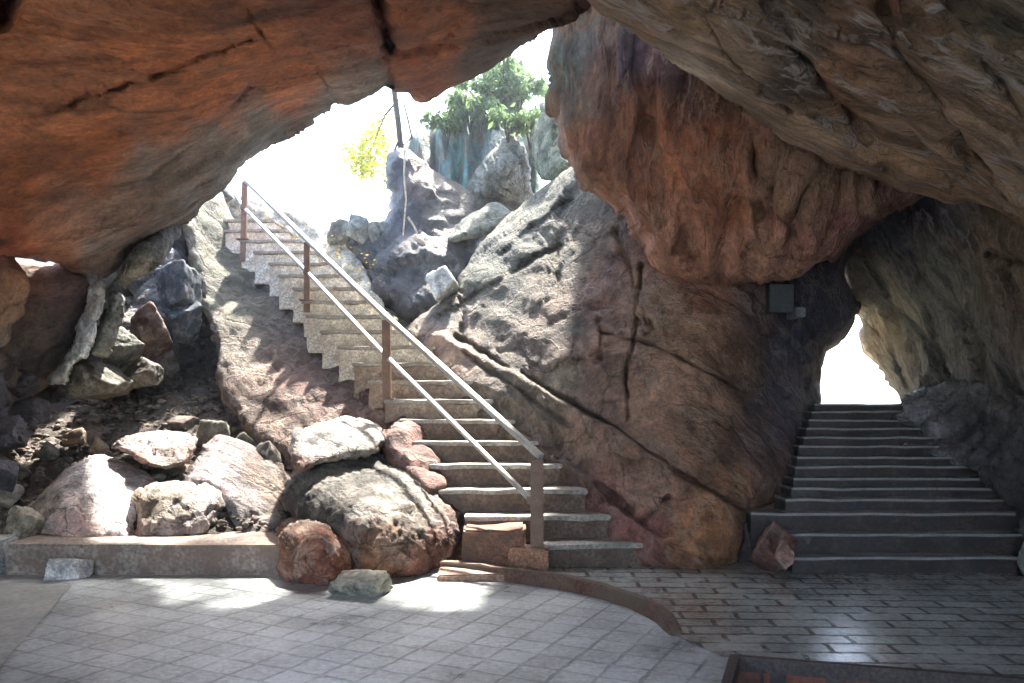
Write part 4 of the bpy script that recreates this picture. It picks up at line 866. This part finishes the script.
child(mb, 'lower_rail', M_rail)

# ------------------------------------------------------------------ right stairs
rs = empty('stone_stairs', (4, 6.9, 0)); tag(rs, 'wide dark stone stairs climbing right to the lit passage', 'stairs')
M_step = simple_mat('dark damp step stone', (.05, .036, .032), .5, .5, 4, .012, dirt=(.03, .026, .028))
M_nose = simple_mat('wet smooth nosing', (.27, .27, .265), .16, .25, 5, .003, speck=.15)
zy = [557, 534, 513, 499, 488, 478, 466, 457, 446, 437, 428, 420, 411, 404]
lx = [793, 788, 752, 786, 792, 794, 796, 798, 800, 804, 807, 810, 812, 815]; rx = [1019, 1040, 1050, 1040, 1040, 1035, 1030, 1020, 1010, 1000, 990, 975, 960, 950]
for i in range(14):
    Y0 = 6.92 + .17 * i; z = CZ - (zy[i] - HY) / F * Y0; xl = (lx[i] - CX) / F * Y0; xr = (rx[i] - CX) / F * Y0; yb = Y0 + (.34 if i < 13 else 1.3); zb = max(-.02, z - .3)
    mb = MB(); mb.box(xl, xr, Y0 + .012, yb, zb, z - .022)
    s = mb.build('step', M_step, origin=(xl, Y0, z), bevel=.006, wear=.024, cuts=9); s.location = Vector((xl, Y0, z)) - Vector((4, 6.9, 0)); s.parent = rs
    mb = MB(); mb.box(xl - .008, xr + .008, Y0 - .005, yb - .01, z - .02, z)
    t = mb.build('tread', M_nose, origin=(xl, Y0, z), bevel=.008, wear=.018, cuts=9); t.location = (0, 0, 0); t.parent = s
# base of the stairs
# two small boxes on the dark wall
mb = MB(); a = P(782, 300, 8.45)
for nm, (px, py, w, hh, Y) in {'wall_box': (782, 298, 24, 28, 8.8), 'small_box': (801, 312, 10, 10, 8.82)}.items():
    c = P(px, py, Y); mb = MB(); ww = w / F * Y / 2; hz = hh / F * Y / 2; mb.box(c[0] - ww, c[0] + ww, c[1], c[1] + .35, c[2] - hz, c[2] + hz)
    tag(mb.build(nm, simple_mat(nm, (.05, .055, .06) if nm == 'wall_box' else (.14, .15, .17), .6), bevel=.01), 'grey electrical box high on the dark wall by the passage' if nm == 'wall_box' else 'small pale square box beside the larger grey wall box', 'box')

# ------------------------------------------------------------------ plants
def leaf_mat(name, col):
    m, N, L, b = nodes(name)
    oi = N('ShaderNodeTexCoord'); n = N('ShaderNodeTexNoise'); n.inputs['Scale'].default_value = 4; L(oi.outputs['Object'], n.inputs['Vector'])
    r = ramp(N, [(.3, .6), (.7, 1.4)]); L(n.outputs[0], r.inputs[0]); rg = N('ShaderNodeRGB'); rg.outputs[0].default_value = col + (1,)
    c = mulc(N, L, rg.outputs[0], r.outputs[0]); L(c, b.inputs['Base Color']); b.inputs['Roughness'].default_value = .5
    tr = N('ShaderNodeBsdfTranslucent'); L(c, tr.inputs[0]); mx = N('ShaderNodeMixShader'); mx.inputs[0].default_value = .5
    L(b.outputs[0], mx.inputs[1]); L(tr.outputs[0], mx.inputs[2])
    out = [q for q in m.node_tree.nodes if q.type == 'OUTPUT_MATERIAL'][0]; L(mx.outputs[0], out.inputs[0])
    return m
M_leafY = leaf_mat('yellow green leaves', (.46, .48, .10)); M_leafG = leaf_mat('green leaves', (.17, .25, .10)); M_bark = simple_mat('dark bark', (.07, .06, .04), .9, .4, 12, .01)
def leaves(mb, c, r, n, size, rng, droop=.3):
    for k in range(n):
        d = rng.normal(size=3); d /= np.linalg.norm(d); q = np.array(c) + d * np.array(r) * rng.uniform(.2, 1) ** .6
        a = rng.uniform(0, 6.28); u = Vector((math.cos(a), math.sin(a), -droop * rng.uniform(.2, 1.6))).normalized(); w = u.cross(Vector(rng.normal(size=3))).normalized()
        s = size * rng.uniform(.6, 1.3); p = Vector(q); i = len(mb.v)
        nn = u.cross(w) * s * .12
        mb.v += [tuple(p), tuple(p + u * s * .5 + w * s * .22 - nn), tuple(p + u * s), tuple(p + u * s * .5 - w * s * .22 - nn), tuple(p + u * s * .5 + nn * .3)]
        mb.f += [(i, i + 1, i + 4), (i + 1, i + 2, i + 4), (i + 2, i + 3, i + 4), (i + 3, i, i + 4)]
rg = np.random.RandomState(5)
b0 = Vector(P(396, 250, 13.6)); tr = empty('sapling', tuple(b0)); tag(tr, 'thin dark sapling with yellow-green leaves in the upper opening and an added unseen canopy above', 'tree')
mb = MB(); mb.tube([Vector(P(x, y, Y)) - b0 for x, y, Y in ((396, 250, 13.6), (394, 200, 13.6), (401, 150, 13.5), (398, 120, 13.4), (394, 90, 13.4), (390, 30, 13.3), (398, -30, 12.9), (420, -110, 12.3), (440, -160, 11.8))], .055, .03)
o = mb.build('trunk', M_bark, tr, smooth=True)
mb = MB()
mb.tube([Vector(P(x, y, Y)) - b0 for x, y, Y in ((399, 148, 13.5), (412, 138, 13.6), (408, 120, 13.6), (402, 96, 13.6))], .025, .012, 6)
mb.tube([Vector(P(x, y, Y)) - b0 for x, y, Y in ((398, 100, 13.4), (385, 115, 14.2), (375, 140, 15.2), (365, 160, 16))], .02, .008, 6)
mb.tube([Vector(P(x, y, Y)) - b0 for x, y, Y in ((399, 140, 13.4), (388, 165, 13.4), (390, 185, 13.4))], .02, .008, 6)
mb.build('branch', M_bark, tr, smooth=True)
mb = MB()
for x, y, Y, r, n in ((372, 148, 15.5, .32, 260), (358, 160, 15.8, .26, 160), (378, 132, 15.0, .2, 90), (366, 168, 15.9, .22, 120), (345, 145, 15.8, .12, 24), (386, 118, 14.4, .15, 30), (392, 175, 13.4, .2, 40)):
    leaves(mb, Vector(P(x, y, Y)) - b0, (r * 1.15, r * 1.15, r * 1.15), int(n * 1.6), .12, rg)
leaves(mb, Vector((-1.2, 11.1, 8.3)) - b0, (1.9, 1.3, .7), 420, .27, rg)  # added out-of-view canopy that dapples the sun
mb.build('crown_and_added_canopy', M_leafY, tr)
# ferny shrubs on the cliff top
k = 0
labs = ['fern tuft hanging lowest over the right folds of the fluted cliff', 'fern tuft over the middle folds of the fluted cliff', 'topmost fern shrub on the right end of the fluted cliff', 'bright green fern shrub below the topmost one on the cliff edge', 'middle fern shrub along the sloping cliff edge', 'small fern shrub on the lower left cliff edge', 'green shrub hanging in the gap right of the fluted cliff', 'shrub on top of the peaked boulder']
for x, y, Y, r, n in ((518, 92, 14.3, .34, 200), (482, 112, 13.9, .28, 130), (508, 70, 14.6, .42, 230), (492, 88, 14.4, .42, 260), (470, 104, 14.1, .36, 200), (448, 120, 13.9, .28, 130), (530, 122, 13.0, .28, 150), (508, 118, 12.8, .22, 90)):
    c = P(x, y, Y); bs = (c[0], c[1], c[2] - r * .6); e = empty('fern_shrub', bs); tag(e, labs[k], 'shrub', 'ferny shrubs on the cliff')
    mb = MB(); ms = MB()
    for j in range(7):
        a = rg.uniform(0, 6.28); l = r * rg.uniform(.9, 1.5); p1 = Vector((math.cos(a) * l * .5, math.sin(a) * l * .5, l * .8)); p2 = Vector((math.cos(a) * l, math.sin(a) * l, l * .5))
        ms.tube([Vector((0, 0, -.25)), p1 * .6, p1, p2], .012, .004, 5)
        for t in range(n // 5):
            f = rg.uniform(.2, 1); q = p1.lerp(p2, f) if f > .5 else p1 * (f * 2); leaves(mb, q, (.10, .10, .12), 2, .13, rg, 1.1)
    ms.build('stem', M_bark, e); mb.build('foliage', M_leafG, e); k += 1
# vine
c = Vector(P(403, 158, 11.9)); mb = MB(); mb.tube([Vector(P(x, y, 11.85)) - c for x, y in ((405, 150), (404, 175), (406, 200), (403, 236))], .016, .012, 6); mb.tube([Vector(P(x, y, 11.8)) - c for x, y in ((408, 217), (414, 226), (418, 235))], .02, .012, 6)
o = mb.build('vine', simple_mat('dry root', (.5, .42, .33), .8), origin=(0, 0, 0)); o.location = c; tag(o, 'thin pale root hanging down the dark outcrop', 'root')
# leaf litter on the slope beside the upper steps
rock('earth_bank', [(228, 190), (250, 196), (285, 208), (320, 220), (345, 236), (362, 262), (380, 292), (392, 318), (405, 345), (385, 350), (330, 330), (290, 290), (250, 250), (222, 235)],
     [(228, 200, 13.6), (330, 225, 13.2), (370, 290, 11.8), (400, 340, 10.6), (300, 290, 12.4), (230, 235, 13.6)], (.45, .42, .33), M_rough, thick=1, bulge=.2, amp=(.08, .05, .02), fac=(.05, 2), seed=33)
tag(bpy.data.objects['earth_bank'], 'bright leaf strewn bank behind the upper steps', 'bank')
mb = MB(); bo = P(300, 250, 12)
for k in range(350):
    t = rg.rand(); x = 235 + t * 135 + rg.normal() * 8; y = 200 + t * 80 + rg.normal() * 12; Y = 13.2 - 1.6 * t - .15
    leaves(mb, Vector(P(x, y, Y)) - Vector(bo), (.05, .05, .05), 1, .045, rg)
o = mb.build('leaf_litter', leaf_mat('dry leaves', (.30, .20, .05)), origin=(0, 0, 0)); o.location = bo; tag(o, 'dry yellow leaves strewn on the bank beside the upper steps', 'leaves', kind='stuff')

# ------------------------------------------------------------------ air
if HAZE:
    m = bpy.data.materials.new('air'); m.use_nodes = True; nt = m.node_tree; nt.nodes.clear()
    pv = nt.nodes.new('ShaderNodeVolumePrincipled'); pv.inputs['Color'].default_value = (.80, .88, 1, 1); pv.inputs['Density'].default_value = HAZE; pv.inputs['Anisotropy'].default_value = .75
    ou = nt.nodes.new('ShaderNodeOutputMaterial'); nt.links.new(pv.outputs[0], ou.inputs[1])
    mb = MB(); mb.box(-125, 125, -62, 198, -1.6, 9.6); tag(mb.build('haze', m, origin=(0, 0, 0)), 'thin bluish air in the cave', 'haze', kind='stuff')
# ------------------------------------------------------------------ light and camera
SUN_AZ = math.radians(12); SUN_EL = math.radians(58)       # azimuth from +Y towards +X
sd = Vector((math.sin(SUN_AZ) * math.cos(SUN_EL), math.cos(SUN_AZ) * math.cos(SUN_EL), math.sin(SUN_EL)))
w = bpy.data.worlds.new('World'); SC.world = w; w.use_nodes = True; nt = w.node_tree; nt.nodes.clear()
sk = nt.nodes.new('ShaderNodeTexSky'); sk.sky_type = 'NISHITA'; sk.sun_disc = False; sk.sun_elevation = SUN_EL; sk.sun_rotation = SUN_AZ; sk.dust_density = 2.0; sk.air_density = 1.0
bg = nt.nodes.new('ShaderNodeBackground'); bg.inputs[1].default_value = .15; ow = nt.nodes.new('ShaderNodeOutputWorld'); nt.links.new(sk.outputs[0], bg.inputs[0]); nt.links.new(bg.outputs[0], ow.inputs[0])
sun = bpy.data.lights.new('sun', 'SUN'); sun.energy = 4.0; sun.angle = math.radians(2.2); sun.color = (1, .94, .86)
so = bpy.data.objects.new('sun', sun); COL.objects.link(so); so.rotation_euler = sd.to_track_quat('Z', 'Y').to_euler(); so.location = (0, 0, 20)
cam = bpy.data.cameras.new('camera'); cam.sensor_width = 36; cam.lens = 36 * F / 1024; cam.shift_y = (HY - 341.5) / 1024; cam.clip_end = 1000; cam.clip_start = .05
co = bpy.data.objects.new('camera', cam); COL.objects.link(co); co.location = (0, 0, CZ); co.rotation_euler = (math.pi / 2, 0, 0); SC.camera = co
SC.view_settings.view_transform = 'Standard'; SC.view_settings.look = 'None'; SC.view_settings.exposure = 2.9; SC.view_settings.gamma = 1
SC.render.engine = 'CYCLES'; cy = SC.cycles; cy.use_denoising = True; cy.denoiser = 'OPENIMAGEDENOISE'; cy.denoising_input_passes = 'RGB_ALBEDO_NORMAL'; cy.denoising_prefilter = 'ACCURATE'
cy.max_bounces = 6; cy.diffuse_bounces = 4; cy.glossy_bounces = 2; cy.use_adaptive_sampling = True; cy.adaptive_threshold = .03; cy.sample_clamp_indirect = 8
